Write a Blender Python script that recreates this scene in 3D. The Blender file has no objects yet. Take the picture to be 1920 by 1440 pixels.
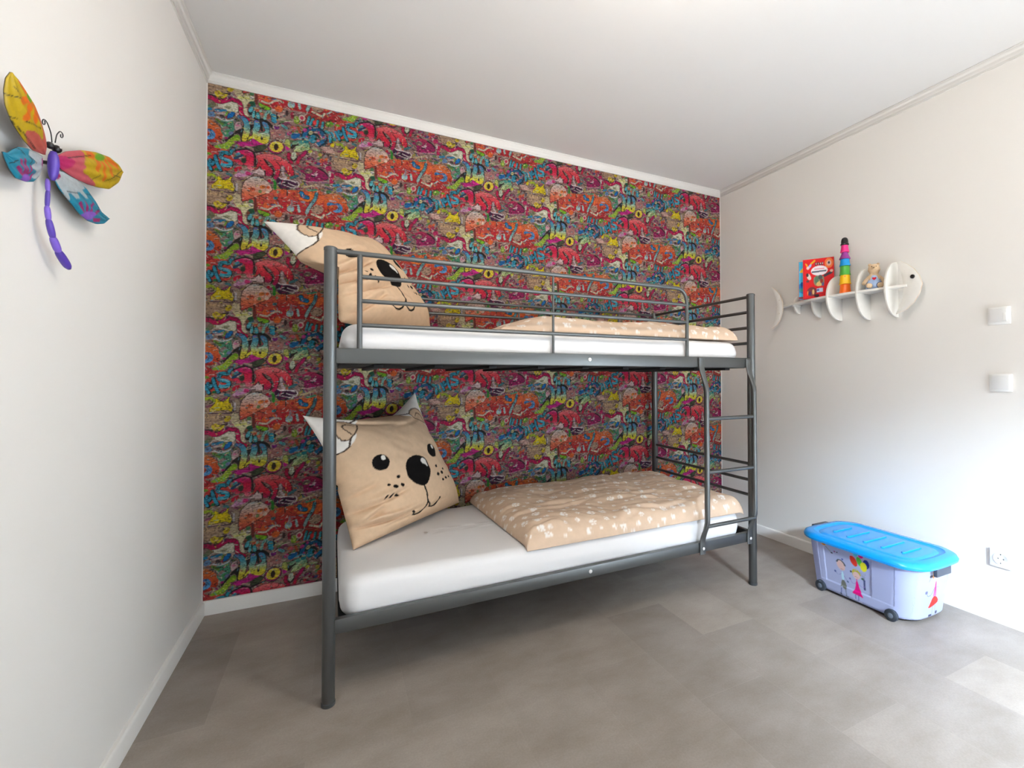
import bpy, bmesh, math, random
import numpy as np
from mathutils import Vector, Matrix

random.seed(7)
PI = math.pi
scene = bpy.context.scene
COL = scene.collection

# ------------------------------------------------------------------ camera
ROOM_W, ROOM_H, ROOM_D = 3.318, 2.6, 4.35
yaw, pitch, roll = (math.radians(a) for a in (25.5581, 0.8921, -0.1185))
fw = Vector((math.sin(yaw)*math.cos(pitch), math.cos(yaw)*math.cos(pitch), math.sin(pitch)))
rt = Vector((math.cos(yaw), -math.sin(yaw), 0)); up = rt.cross(fw)
r2 = rt*math.cos(roll) + up*math.sin(roll); u2 = up*math.cos(roll) - rt*math.sin(roll)
cam_data = bpy.data.cameras.new('camera')
cam = bpy.data.objects.new('camera', cam_data); COL.objects.link(cam)
M = Matrix((r2, u2, -fw)).transposed().to_4x4()
M.translation = Vector((0.5818, -2.6969, 1.1229))
cam.matrix_world = M
cam_data.sensor_fit = 'HORIZONTAL'; cam_data.sensor_width = 36.0
cam_data.lens = 855.09/1920*36.0
cam_data.shift_x = -83.66/1920; cam_data.shift_y = -24.7/1920
cam_data.clip_start = 0.02
scene.camera = cam

# ------------------------------------------------------------------ world, daylight, exposure
scene.view_settings.view_transform = 'Standard'
scene.view_settings.look = 'None'
scene.view_settings.gamma = 1.0
scene.view_settings.use_curve_mapping = False
scene.view_settings.exposure = -0.03
w = bpy.data.worlds.new('sky'); scene.world = w; w.use_nodes = True
nt = w.node_tree; nt.nodes.clear()
sky = nt.nodes.new('ShaderNodeTexSky'); sky.sky_type = 'HOSEK_WILKIE'; sky.turbidity = 5.0
sky.sun_direction = Vector((0.3, 0.8, 0.6)).normalized()
bgd = nt.nodes.new('ShaderNodeBackground'); bgd.inputs['Strength'].default_value = 1.0
wo = nt.nodes.new('ShaderNodeOutputWorld')
nt.links.new(sky.outputs[0], bgd.inputs[0]); nt.links.new(bgd.outputs[0], wo.inputs[0])

WIN = (1.40, 3.10, 0.10, 2.15)       # window in the wall behind the camera: x0, x1, z0, z1
def area(name, loc, size, size_y, power, color, direction):
    d = bpy.data.lights.new(name, 'AREA'); d.shape = 'RECTANGLE'; d.size = size; d.size_y = size_y
    d.energy = power; d.color = color
    o = bpy.data.objects.new(name, d); COL.objects.link(o); o.location = loc
    o.rotation_euler = Vector(direction).to_track_quat('-Z', 'Y').to_euler()
    return o
FILL_LAMP_POWER = 29
# overcast horizon seen straight through the glass, and the bluer sky higher up, which the window head cuts off
area('horizon_daylight', ((WIN[0]+WIN[1])/2, -ROOM_D-0.25, 1.25), 2.0, 1.9, 0, (0.95, 0.97, 1.0), (0.05, 1, 0.0))
area('sky_daylight', (0.35, -ROOM_D-1.6, 3.7), 2.8, 1.9, 9500, (0.66, 0.82, 1.0), (0.75, 1, -0.85))
area('added_ceiling_fill', (1.9, -ROOM_D-1.1, 0.0), 2.6, 1.5, 200, (1.0, 0.98, 0.95), (0.55, 1, 2.0))  # added uplight outside the window opening, brightens the ceiling
# the light of the added globe lamp is made in the lamp's builder

# ------------------------------------------------------------------ helpers
def srgb(c):
    c = np.asarray(c, float)/255.0
    return np.where(c <= 0.04045, c/12.92, ((c+0.055)/1.055)**2.4)
def s3(*c): return tuple(srgb(c)) + (1.0,)

MATS = {}
def mat(name, color, rough=0.6, metal=0.0, spec=0.5, noise=None, bump=None, **kw):
    """principled material; noise=(scale, amount) varies the colour, bump=(scale, strength)"""
    if name in MATS: return MATS[name]
    m = bpy.data.materials.new(name); m.use_nodes = True; MATS[name] = m
    n = m.node_tree.nodes; l = m.node_tree.links; b = n['Principled BSDF']
    b.inputs['Base Color'].default_value = s3(*color)
    b.inputs['Roughness'].default_value = rough; b.inputs['Metallic'].default_value = metal
    b.inputs['Specular IOR Level'].default_value = spec
    tc = n.new('ShaderNodeTexCoord')
    if noise:
        t = n.new('ShaderNodeTexNoise'); t.inputs['Scale'].default_value = noise[0]; t.inputs['Detail'].default_value = 5
        l.new(tc.outputs['Object'], t.inputs['Vector'])
        mr = n.new('ShaderNodeMapRange'); mr.inputs['From Min'].default_value = .3; mr.inputs['From Max'].default_value = .7
        mr.inputs['To Min'].default_value = 1-noise[1]; mr.inputs['To Max'].default_value = 1+noise[1]
        l.new(t.outputs['Fac'], mr.inputs['Value'])
        mx = n.new('ShaderNodeVectorMath'); mx.operation = 'SCALE'; mx.inputs[0].default_value = s3(*color)[:3]
        l.new(mr.outputs[0], mx.inputs['Scale']); l.new(mx.outputs[0], b.inputs['Base Color'])
    if bump:
        t = n.new('ShaderNodeTexNoise'); t.inputs['Scale'].default_value = bump[0]; t.inputs['Detail'].default_value = 3
        l.new(tc.outputs['Object'], t.inputs['Vector'])
        bp = n.new('ShaderNodeBump'); bp.inputs['Strength'].default_value = bump[1]; bp.inputs['Distance'].default_value = 0.002
        l.new(t.outputs['Fac'], bp.inputs['Height']); l.new(bp.outputs[0], b.inputs['Normal'])
    for k, v in kw.items(): b.inputs[k].default_value = v
    return m

def attr_mat(name, rough=0.8, scale=1.0, fine=None, spec=0.3, bump=None, metal=0.0):
    """material whose colour comes from the print painted on the mesh, times a fine node grain"""
    if name in MATS: return MATS[name]
    m = bpy.data.materials.new(name); m.use_nodes = True; MATS[name] = m
    n = m.node_tree.nodes; l = m.node_tree.links; b = n['Principled BSDF']
    b.inputs['Roughness'].default_value = rough; b.inputs['Specular IOR Level'].default_value = spec
    b.inputs['Metallic'].default_value = metal
    a = n.new('ShaderNodeAttribute'); a.attribute_name = 'print'
    tc = n.new('ShaderNodeTexCoord')
    v = n.new('ShaderNodeVectorMath'); v.operation = 'SCALE'; v.inputs['Scale'].default_value = scale
    l.new(a.outputs['Color'], v.inputs[0]); out = v.outputs[0]
    if fine:
        t = n.new('ShaderNodeTexNoise'); t.inputs['Scale'].default_value = fine[0]; t.inputs['Detail'].default_value = 4
        l.new(tc.outputs['Object'], t.inputs['Vector'])
        mr = n.new('ShaderNodeMapRange'); mr.inputs['From Min'].default_value = .3; mr.inputs['From Max'].default_value = .7
        mr.inputs['To Min'].default_value = 1-fine[1]; mr.inputs['To Max'].default_value = 1+fine[1]
        l.new(t.outputs['Fac'], mr.inputs['Value'])
        v2 = n.new('ShaderNodeVectorMath'); v2.operation = 'SCALE'
        l.new(out, v2.inputs[0]); l.new(mr.outputs[0], v2.inputs['Scale']); out = v2.outputs[0]
    l.new(out, b.inputs['Base Color'])
    if bump:
        t = n.new('ShaderNodeTexNoise'); t.inputs['Scale'].default_value = bump[0]; t.inputs['Detail'].default_value = 3
        l.new(tc.outputs['Object'], t.inputs['Vector'])
        bp = n.new('ShaderNodeBump'); bp.inputs['Strength'].default_value = bump[1]; bp.inputs['Distance'].default_value = 0.004
        l.new(t.outputs['Fac'], bp.inputs['Height']); l.new(bp.outputs[0], b.inputs['Normal'])
    return m

def tag(o, label=None, cat=None, group=None, kind=None):
    if label: o['label'] = label
    if cat: o['category'] = cat
    if group: o['group'] = group
    if kind: o['kind'] = kind
    return o
def empty(name, loc=(0, 0, 0), rz=0.0):
    o = bpy.data.objects.new(name, None); COL.objects.link(o); o.location = loc; o.rotation_euler = (0, 0, rz)
    o.empty_display_size = 0.05
    return o
class MB:
    """collects geometry for ONE mesh object"""
    def __init__(s): s.v = []; s.f = []; s.n = 0
    def add(s, v, f):
        v = np.asarray(v, float).reshape(-1, 3); s.v.append(v)
        s.f += [tuple(i+s.n for i in q) for q in f]; s.n += len(v); return s
    def box(s, lo, hi, bev=0.0, seg=2, rot=None, piv=None):
        bm = bmesh.new(); bmesh.ops.create_cube(bm, size=1)
        lo = Vector(lo); hi = Vector(hi)
        for v in bm.verts: v.co = Vector([(lo[i]+hi[i])/2 + v.co[i]*(hi[i]-lo[i]) for i in range(3)])
        if bev: bmesh.ops.bevel(bm, geom=bm.edges[:], offset=bev, segments=seg, profile=0.5, affect='EDGES')
        return s.bm(bm, rot, piv)
    def bm(s, bm, rot=None, piv=None):
        if rot is not None:
            piv = Vector(piv or (0, 0, 0))
            for v in bm.verts: v.co = rot @ (v.co-piv) + piv
        bm.verts.index_update()
        s.add([v.co[:] for v in bm.verts], [[v.index for v in f.verts] for f in bm.faces]); bm.free(); return s
    def tube(s, pts, r, seg=14, caps=True):
        P = [Vector(p) for p in pts]; k = len(P)
        R = [r]*k if not hasattr(r, '__len__') else r
        T = [(P[min(i+1, k-1)]-P[max(i-1, 0)]).normalized() for i in range(k)]
        a = Vector((0, 0, 1)) if abs(T[0].z) < .9 else Vector((1, 0, 0))
        U = (a - T[0]*a.dot(T[0])).normalized(); V = []
        for i in range(k):
            U = (U - T[i]*U.dot(T[i])).normalized(); W = T[i].cross(U)
            for j in range(seg):
                t = 2*PI*j/seg; V.append(P[i] + (U*math.cos(t)+W*math.sin(t))*R[i])
        F = [(i*seg+j, i*seg+(j+1) % seg, (i+1)*seg+(j+1) % seg, (i+1)*seg+j) for i in range(k-1) for j in range(seg)]
        if caps: F += [tuple(range(seg))[::-1], tuple((k-1)*seg+j for j in range(seg))]
        return s.add([v[:] for v in V], F)
    def lathe(s, prof, c=(0, 0, 0), seg=32, axis='z'):
        V = []
        for r, z in prof:
            for j in range(seg):
                t = 2*PI*j/seg; p = (r*math.cos(t), r*math.sin(t), z)
                if axis == 'x': p = (p[2], p[0], p[1])
                if axis == 'y': p = (p[0], p[2], p[1])
                V.append((p[0]+c[0], p[1]+c[1], p[2]+c[2]))
        k = len(prof)
        F = [(i*seg+j, i*seg+(j+1) % seg, (i+1)*seg+(j+1) % seg, (i+1)*seg+j) for i in range(k-1) for j in range(seg)]
        F += [tuple(range(seg))[::-1], tuple((k-1)*seg+j for j in range(seg))]
        return s.add(V, F)
    def ball(s, c, r, seg=20):
        r = (r, r, r) if not hasattr(r, '__len__') else r
        bm = bmesh.new(); bmesh.ops.create_uvsphere(bm, u_segments=seg, v_segments=max(8, seg*2//3), radius=1)
        for v in bm.verts: v.co = Vector((v.co.x*r[0]+c[0], v.co.y*r[1]+c[1], v.co.z*r[2]+c[2]))
        return s.bm(bm)
    def prism(s, pts, fn, t0, t1, bev=0.0):
        """outline pts (a,b) extruded from t0 to t1; fn(a,b,t) -> xyz"""
        bm = bmesh.new(); a = [bm.verts.new(fn(p[0], p[1], t0)) for p in pts]; b = [bm.verts.new(fn(p[0], p[1], t1)) for p in pts]
        k = len(pts); caps = [bm.faces.new(a[::-1]), bm.faces.new(b)]
        for i in range(k): bm.faces.new((a[i], a[(i+1) % k], b[(i+1) % k], b[i]))
        bmesh.ops.recalc_face_normals(bm, faces=bm.faces)
        if bev:
            ed = [e for f in caps for e in f.edges]
            bmesh.ops.bevel(bm, geom=ed, offset=bev, segments=2, profile=.5, affect='EDGES')
        bmesh.ops.triangulate(bm, faces=[f for f in bm.faces if len(f.verts) > 4])
        return s.bm(bm)
    def build(s, name, m, parent=None, smooth=40, loc=None, fix=True):
        me = bpy.data.meshes.new(name)
        V = np.concatenate(s.v) if s.v else np.zeros((0, 3))
        me.from_pydata(V.tolist(), [], s.f); me.update()
        if fix:
            bm = bmesh.new(); bm.from_mesh(me); bmesh.ops.recalc_face_normals(bm, faces=bm.faces); bm.to_mesh(me); bm.free()
        if smooth:
            me.polygons.foreach_set('use_smooth', [True]*len(me.polygons))
            if smooth < 180: me.set_sharp_from_angle(angle=math.radians(smooth))
        me.materials.append(m)
        o = bpy.data.objects.new(name, me); COL.objects.link(o)
        if parent: o.parent = parent
        if loc: o.location = loc
        return o
def grid_faces(nu, nv, off=0, wrap=False):
    i, j = np.meshgrid(np.arange(nu if wrap else nu-1), np.arange(nv-1), indexing='ij')
    a = off + i*nv+j; b = off + ((i+1) % nu)*nv+j
    return np.stack([a, b, b+1, a+1], -1).reshape(-1, 4)
def np_mesh(name, V, F, m, parent=None, col=None, alpha=None, smooth=True):
    """quad mesh straight from arrays, with an optional colour layer 'print'"""
    me = bpy.data.meshes.new(name); V = np.asarray(V, np.float32); F = np.asarray(F, np.int32)
    me.vertices.add(len(V)); me.vertices.foreach_set('co', V.ravel())
    me.loops.add(F.size); me.loops.foreach_set('vertex_index', F.ravel())
    me.polygons.add(len(F)); me.polygons.foreach_set('loop_start', np.arange(0, F.size, F.shape[1], dtype=np.int32))
    me.update(calc_edges=True); me.validate()
    me.polygons.foreach_set('use_smooth', [smooth]*len(me.polygons))
    if col is not None:
        a = me.color_attributes.new('print', 'FLOAT_COLOR', 'POINT')
        c = np.ones((len(V), 4), np.float32); c[:, :3] = col
        if alpha is not None: c[:, 3] = alpha
        a.data.foreach_set('color', c.ravel())
    me.materials.append(m)
    o = bpy.data.objects.new(name, me); COL.objects.link(o)
    if parent: o.parent = parent
    return o

def chaikin(p, closed=True, n=1):
    p = np.asarray(p, float)
    for _ in range(n):
        if closed:
            q = np.roll(p, -1, 0); p = np.stack([.75*p+.25*q, .25*p+.75*q], 1).reshape(-1, 2)
        else:
            a, b = p[:-1], p[1:]; q = np.stack([.75*a+.25*b, .25*a+.75*b], 1).reshape(-1, 2)
            p = np.concatenate([p[:1], q[1:-1], p[-1:]])
    return p
class Canvas:
    """a small painter for printed patterns; units are those of the surface; y up; optional lattice repeat"""
    def __init__(s, x0, y0, x1, y1, px, base, lattice=None):
        s.x0, s.y0, s.px = x0, y0, px; s.w = int(round((x1-x0)/px)); s.h = int(round((y1-y0)/px))
        s.a = np.zeros((s.w, s.h, 3)); s.a[:] = srgb(base); s.al = np.zeros((s.w, s.h)); s.lat = lattice
    def _region(s, lo, hi):
        i0, j0 = (int(math.floor((lo[0]-s.x0)/s.px)), int(math.floor((lo[1]-s.y0)/s.px)))
        i1, j1 = (int(math.ceil((hi[0]-s.x0)/s.px))+1, int(math.ceil((hi[1]-s.y0)/s.px))+1)
        if not s.lat: i0, j0, i1, j1 = max(i0, 0), max(j0, 0), min(i1, s.w), min(j1, s.h)
        I, J = np.meshgrid(np.arange(i0, max(i1, i0)), np.arange(j0, max(j1, j0)), indexing='ij')
        return I, J, s.x0+(I+.5)*s.px, s.y0+(J+.5)*s.px
    def _put(s, I, J, m, cols, Y, lo, hi, grad=None):
        if not m.any(): return
        cols = [srgb(c) for c in cols]
        if len(cols) == 1: C = np.broadcast_to(cols[0], m.shape+(3,))
        else:
            t = np.clip((hi-Y)/max(hi-lo, 1e-9), 0, 1)*(len(cols)-1) if grad is None else np.clip(grad, 0, 1)*(len(cols)-1)
            k = np.minimum(t.astype(int), len(cols)-2); f = (t-k)[..., None]; A = np.array(cols)
            C = A[k]*(1-f)+A[k+1]*f
        if s.lat:
            cw, dz, ch = s.lat; k = I // cw; I = I-k*cw; J = (J-k*dz) % ch
        s.a[I[m], J[m]] = C[m]; s.al[I[m], J[m]] = 1
    def dist(s, X, Y, p, closed):
        D = np.full(X.shape, 1e9); n = len(p)
        for i in range(n if closed else n-1):
            a = p[i]; b = p[(i+1) % n]; d = b-a; L = d@d
            t = np.clip(((X-a[0])*d[0]+(Y-a[1])*d[1])/max(L, 1e-12), 0, 1)
            D = np.minimum(D, np.hypot(X-a[0]-t*d[0], Y-a[1]-t*d[1]))
        return D
    def poly(s, pts, *cols, o=0, oc=(36, 28, 30), smooth=1, grad=None):
        p = chaikin(pts, True, smooth) if smooth else np.asarray(pts, float)
        lo, hi = p.min(0), p.max(0); I, J, X, Y = s._region(lo-o, hi+o)
        if I.size == 0: return
        m = np.zeros(X.shape, bool); q = np.roll(p, -1, 0)
        for a, b in zip(p, q):
            if a[1] == b[1]: continue
            c = ((a[1] > Y) != (b[1] > Y)) & (X < (b[0]-a[0])*(Y-a[1])/(b[1]-a[1])+a[0]); m ^= c
        if o: s._put(I, J, (s.dist(X, Y, p, True) < o) & ~m, [oc], Y, 0, 1)
        s._put(I, J, m, cols, Y, lo[1], hi[1])
    def line(s, pts, w, *cols, o=0, oc=(36, 28, 30), smooth=1):
        p = chaikin(pts, False, smooth) if len(pts) > 2 and smooth else np.asarray(pts, float)
        lo, hi = p.min(0)-w/2, p.max(0)+w/2; I, J, X, Y = s._region(lo-o, hi+o)
        if I.size == 0: return
        D = s.dist(X, Y, p, False)
        if o: s._put(I, J, (D < w/2+o) & (D >= w/2), [oc], Y, 0, 1)
        s._put(I, J, D < w/2, cols, Y, lo[1], hi[1])
    def dot(s, x, y, rx, ry=None, *cols, rot=0.0, o=0):
        ry = ry or rx; c, n = math.cos(rot), math.sin(rot)
        s.poly([(x+rx*math.cos(t)*c-ry*math.sin(t)*n, y+rx*math.cos(t)*n+ry*math.sin(t)*c) for t in np.linspace(0, 2*PI, 20, endpoint=False)], *cols, o=o, smooth=1)
    def sample(s, X, Y, A=None):
        A = s.a if A is None else A
        u = (X-s.x0)/s.px-.5; v = (Y-s.y0)/s.px-.5; i = np.floor(u).astype(int); j = np.floor(v).astype(int)
        fu = (u-i); fv = (v-j); out = 0
        for di in (0, 1):
            for dj in (0, 1):
                I, J = i+di, j+dj
                if s.lat:
                    cw, dz, ch = s.lat; k = I // cw; I = I-k*cw; J = (J-k*dz) % ch
                else: I = np.clip(I, 0, s.w-1); J = np.clip(J, 0, s.h-1)
                wgt = (fu if di else 1-fu)*(fv if dj else 1-fv)
                a = A[I, J]; out = out + (a*wgt[..., None] if a.ndim > wgt.ndim else a*wgt)
        return out
    def blur(s, n=1):
        for _ in range(n):
            for ax in (0, 1):
                if s.lat and ax == 0: continue
                s.a = (np.roll(s.a, 1, ax)+2*s.a+np.roll(s.a, -1, ax))/4 if s.lat else s.a
def smoothnoise(X, Y, seed=0, scale=1.0):
    """cheap value noise on arrays"""
    rs = np.random.RandomState(seed); T = rs.rand(64, 64)
    u, v = X*scale, Y*scale; i = np.floor(u).astype(int); j = np.floor(v).astype(int); f = u-i; g = v-j
    f = f*f*(3-2*f); g = g*g*(3-2*g)
    t = lambda a, b: T[a % 64, b % 64]
    return (t(i, j)*(1-f)+t(i+1, j)*f)*(1-g)+(t(i, j+1)*(1-f)+t(i+1, j+1)*f)*g-.5

# ------------------------------------------------------------------ the room
def wall_paint(name, c):
    return mat(name, c, rough=0.85, spec=0.2, bump=(220, 0.06))
M_wall = wall_paint('white_wall_paint', (231, 228, 223)); M_ceil = wall_paint('white_ceiling_paint', (228, 227, 225))
M_trim = mat('white_lacquer_trim', (232, 230, 226), rough=0.45)

def floor_material():
    m = bpy.data.materials.new('grey_vinyl_tiles'); m.use_nodes = True
    n = m.node_tree.nodes; l = m.node_tree.links; b = n['Principled BSDF']
    tc = n.new('ShaderNodeTexCoord'); sp = n.new('ShaderNodeSeparateXYZ'); cb = n.new('ShaderNodeCombineXYZ')
    ax = n.new('ShaderNodeMath'); ax.operation = 'ADD'; ax.inputs[1].default_value = 3.05*2 - 0.805 + 0.305
    ay = n.new('ShaderNodeMath'); ay.operation = 'ADD'; ay.inputs[1].default_value = 6.1 + 1.158
    l.new(tc.outputs['Object'], sp.inputs[0]); l.new(sp.outputs['X'], ax.inputs[0]); l.new(sp.outputs['Y'], ay.inputs[0])
    l.new(ay.outputs[0], cb.inputs['X']); l.new(ax.outputs[0], cb.inputs['Y'])
    br = n.new('ShaderNodeTexBrick'); br.offset = 0.5; br.squash = 1.0
    br.inputs['Scale'].default_value = 1.0; br.inputs['Brick Width'].default_value = 0.61; br.inputs['Row Height'].default_value = 0.305
    br.inputs['Mortar Size'].default_value = 0.0012; br.inputs['Mortar Smooth'].default_value = 0.3; br.inputs['Bias'].default_value = 0
    br.inputs['Color1'].default_value = (0.84, 0.84, 0.85, 1); br.inputs['Color2'].default_value = (1.10, 1.10, 1.09, 1); br.inputs['Mortar'].default_value = (1.03, 1.03, 1.03, 1)
    l.new(cb.outputs[0], br.inputs['Vector'])
    n1 = n.new('ShaderNodeTexNoise'); n1.inputs['Scale'].default_value = 4.0; n1.inputs['Detail'].default_value = 6; n1.inputs['Roughness'].default_value = .6
    mp = n.new('ShaderNodeMapping'); mp.inputs['Scale'].default_value = (1.0, 1.7, 1.0); l.new(tc.outputs['Object'], mp.inputs[0]); l.new(mp.outputs[0], n1.inputs['Vector'])
    n2 = n.new('ShaderNodeTexNoise'); n2.inputs['Scale'].default_value = 160; n2.inputs['Detail'].default_value = 2; l.new(tc.outputs['Object'], n2.inputs['Vector'])
    cr = n.new('ShaderNodeValToRGB'); cr.color_ramp.elements[0].position = .3; cr.color_ramp.elements[1].position = .7
    cr.color_ramp.elements[0].color = s3(136, 125, 115); cr.color_ramp.elements[1].color = s3(157, 147, 139)
    l.new(n1.outputs['Fac'], cr.inputs[0])
    m1 = n.new('ShaderNodeVectorMath'); m1.operation = 'MULTIPLY'; l.new(cr.outputs[0], m1.inputs[0]); l.new(br.outputs['Color'], m1.inputs[1])
    mr = n.new('ShaderNodeMapRange'); mr.inputs['From Min'].default_value = .3; mr.inputs['From Max'].default_value = .7; mr.inputs['To Min'].default_value = .94; mr.inputs['To Max'].default_value = 1.06
    l.new(n2.outputs['Fac'], mr.inputs[0])
    m2 = n.new('ShaderNodeVectorMath'); m2.operation = 'SCALE'; l.new(m1.outputs[0], m2.inputs[0]); l.new(mr.outputs[0], m2.inputs['Scale'])
    l.new(m2.outputs[0], b.inputs['Base Color']); b.inputs['Roughness'].default_value = .42; b.inputs['Specular IOR Level'].default_value = .45
    bp = n.new('ShaderNodeBump'); bp.inputs['Strength'].default_value = .12; bp.inputs['Distance'].default_value = .001
    l.new(n2.outputs['Fac'], bp.inputs['Height']); l.new(bp.outputs[0], b.inputs['Normal'])
    return m

W, H, D, T = ROOM_W, ROOM_H, ROOM_D, 0.12
def struct(o): o['kind'] = 'structure'; return o
struct(MB().box((-T, -D-T, -T), (W+T, T, 0)).build('floor', floor_material(), smooth=0))
struct(MB().box((-T, -D-T, H), (W+T, T, H+T)).build('ceiling', M_ceil, smooth=0))
struct(MB().box((-T, -D-T, 0), (0, T, H)).build('wall_left', M_wall, smooth=0))
struct(MB().box((W, -D-T, 0), (W+T, T, H)).build('wall_right', M_wall, smooth=0))
wall_back = struct(MB().box((0, 0, 0), (W, T, H)).build('wall_back', M_wall, smooth=0))
x0, x1, z0, z1 = WIN
b = MB(); b.box((0, -D-T, 0), (x0, -D, H)); b.box((x1, -D-T, 0), (W, -D, H)); b.box((x0, -D-T, 0), (x1, -D, z0)); b.box((x0, -D-T, z1), (x1, -D, H))
struct(b.build('wall_front', M_wall, smooth=0))
# the window behind the camera
b = MB(); f = .06
for q in (((x0, z0), (x0+f, z1)), ((x1-f, z0), (x1, z1)), ((x0+f, z0), (x1-f, z0+f)), ((x0+f, z1-f), (x1-f, z1)), (((x0+x1)/2-f/2, z0+f), ((x0+x1)/2+f/2, z1-f))):
    b.box((q[0][0], -D-.09, q[0][1]), (q[1][0], -D-.03, q[1][1]), .004)
win = struct(b.build('window_1', M_trim, smooth=30))
gm = bpy.data.materials.new('window_glass'); gm.use_nodes = True; n = gm.node_tree.nodes; n.clear()
tr = n.new('ShaderNodeBsdfTransparent'); gl = n.new('ShaderNodeBsdfGlossy'); gl.inputs['Roughness'].default_value = .02; mxs = n.new('ShaderNodeMixShader'); mxs.inputs[0].default_value = .06; ou = n.new('ShaderNodeOutputMaterial')
gm.node_tree.links.new(tr.outputs[0], mxs.inputs[1]); gm.node_tree.links.new(gl.outputs[0], mxs.inputs[2]); gm.node_tree.links.new(mxs.outputs[0], ou.inputs[0])
MB().box((x0+f, -D-.063, z0+f), (x1-f, -D-.057, z1-f)).build('pane', gm, win, smooth=0)
MB().box((x0-.03, -D, z0-.03), (x1+.03, -D+.12, z0), .006).build('window_sill', M_trim, win, smooth=30)

# skirting boards and cornices
def skirting(name, a, b2, inward):
    """board along a->b2 on the floor, 65 mm high, 15 mm deep towards 'inward'"""
    a, b2, n_ = Vector(a), Vector(b2), Vector(inward); mb = MB(); prof = [(0, 0), (.015, 0), (.015, .058), (.012, .064), (.009, .066), (0, .066)]
    V = [tuple(p + n_*o + Vector((0, 0, z))) for p in (a, b2) for o, z in prof]; k = len(prof)
    F = [(i, (i+1) % k, k+(i+1) % k, k+i) for i in range(k)] + [tuple(range(k)), tuple(range(k, 2*k))]
    mb.add(V, F); return struct(mb.build(name, M_trim, smooth=30))
skirting('baseboard_back', (0.0001, 0, 0), (W-.0001, 0, 0), (0, -1, 0))
skirting('baseboard_left', (0, -D, 0), (0, -.0152, 0), (1, 0, 0))
skirting('baseboard_right', (W, -D, 0), (W, -.0152, 0), (-1, 0, 0))
def cornice(name, a, b2, inward, m0, m1):
    a, b2, n_ = Vector(a), Vector(b2), Vector(inward); d = (b2-a).normalized()
    prof = [(0, 0), (0, -.047), (.007, -.047), (.008, -.036), (.011, -.034), (.013, -.024), (.018, -.015), (.023, -.012), (.025, -.006), (.028, -.005), (.028, 0)]
    V = []
    for p, mit in ((a, m0), (b2, -m1)):
        V += [tuple(p + n_*o + Vector((0, 0, z)) + d*o*mit) for o, z in prof]
    k = len(prof); F = [(i, (i+1) % k, k+(i+1) % k, k+i) for i in range(k)] + [tuple(range(k)), tuple(range(k, 2*k))]
    return struct(MB().add(V, F).build(name, M_trim, smooth=50))
cornice('trim_1', (0, 0, H), (W, 0, H), (0, -1, 0), 1, 1)
cornice('trim_2', (0, -D, H), (0, 0, H), (1, 0, 0), 0, 1)
cornice('trim_3', (W, -D, H), (W, 0, H), (-1, 0, 0), 0, 1)

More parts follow.
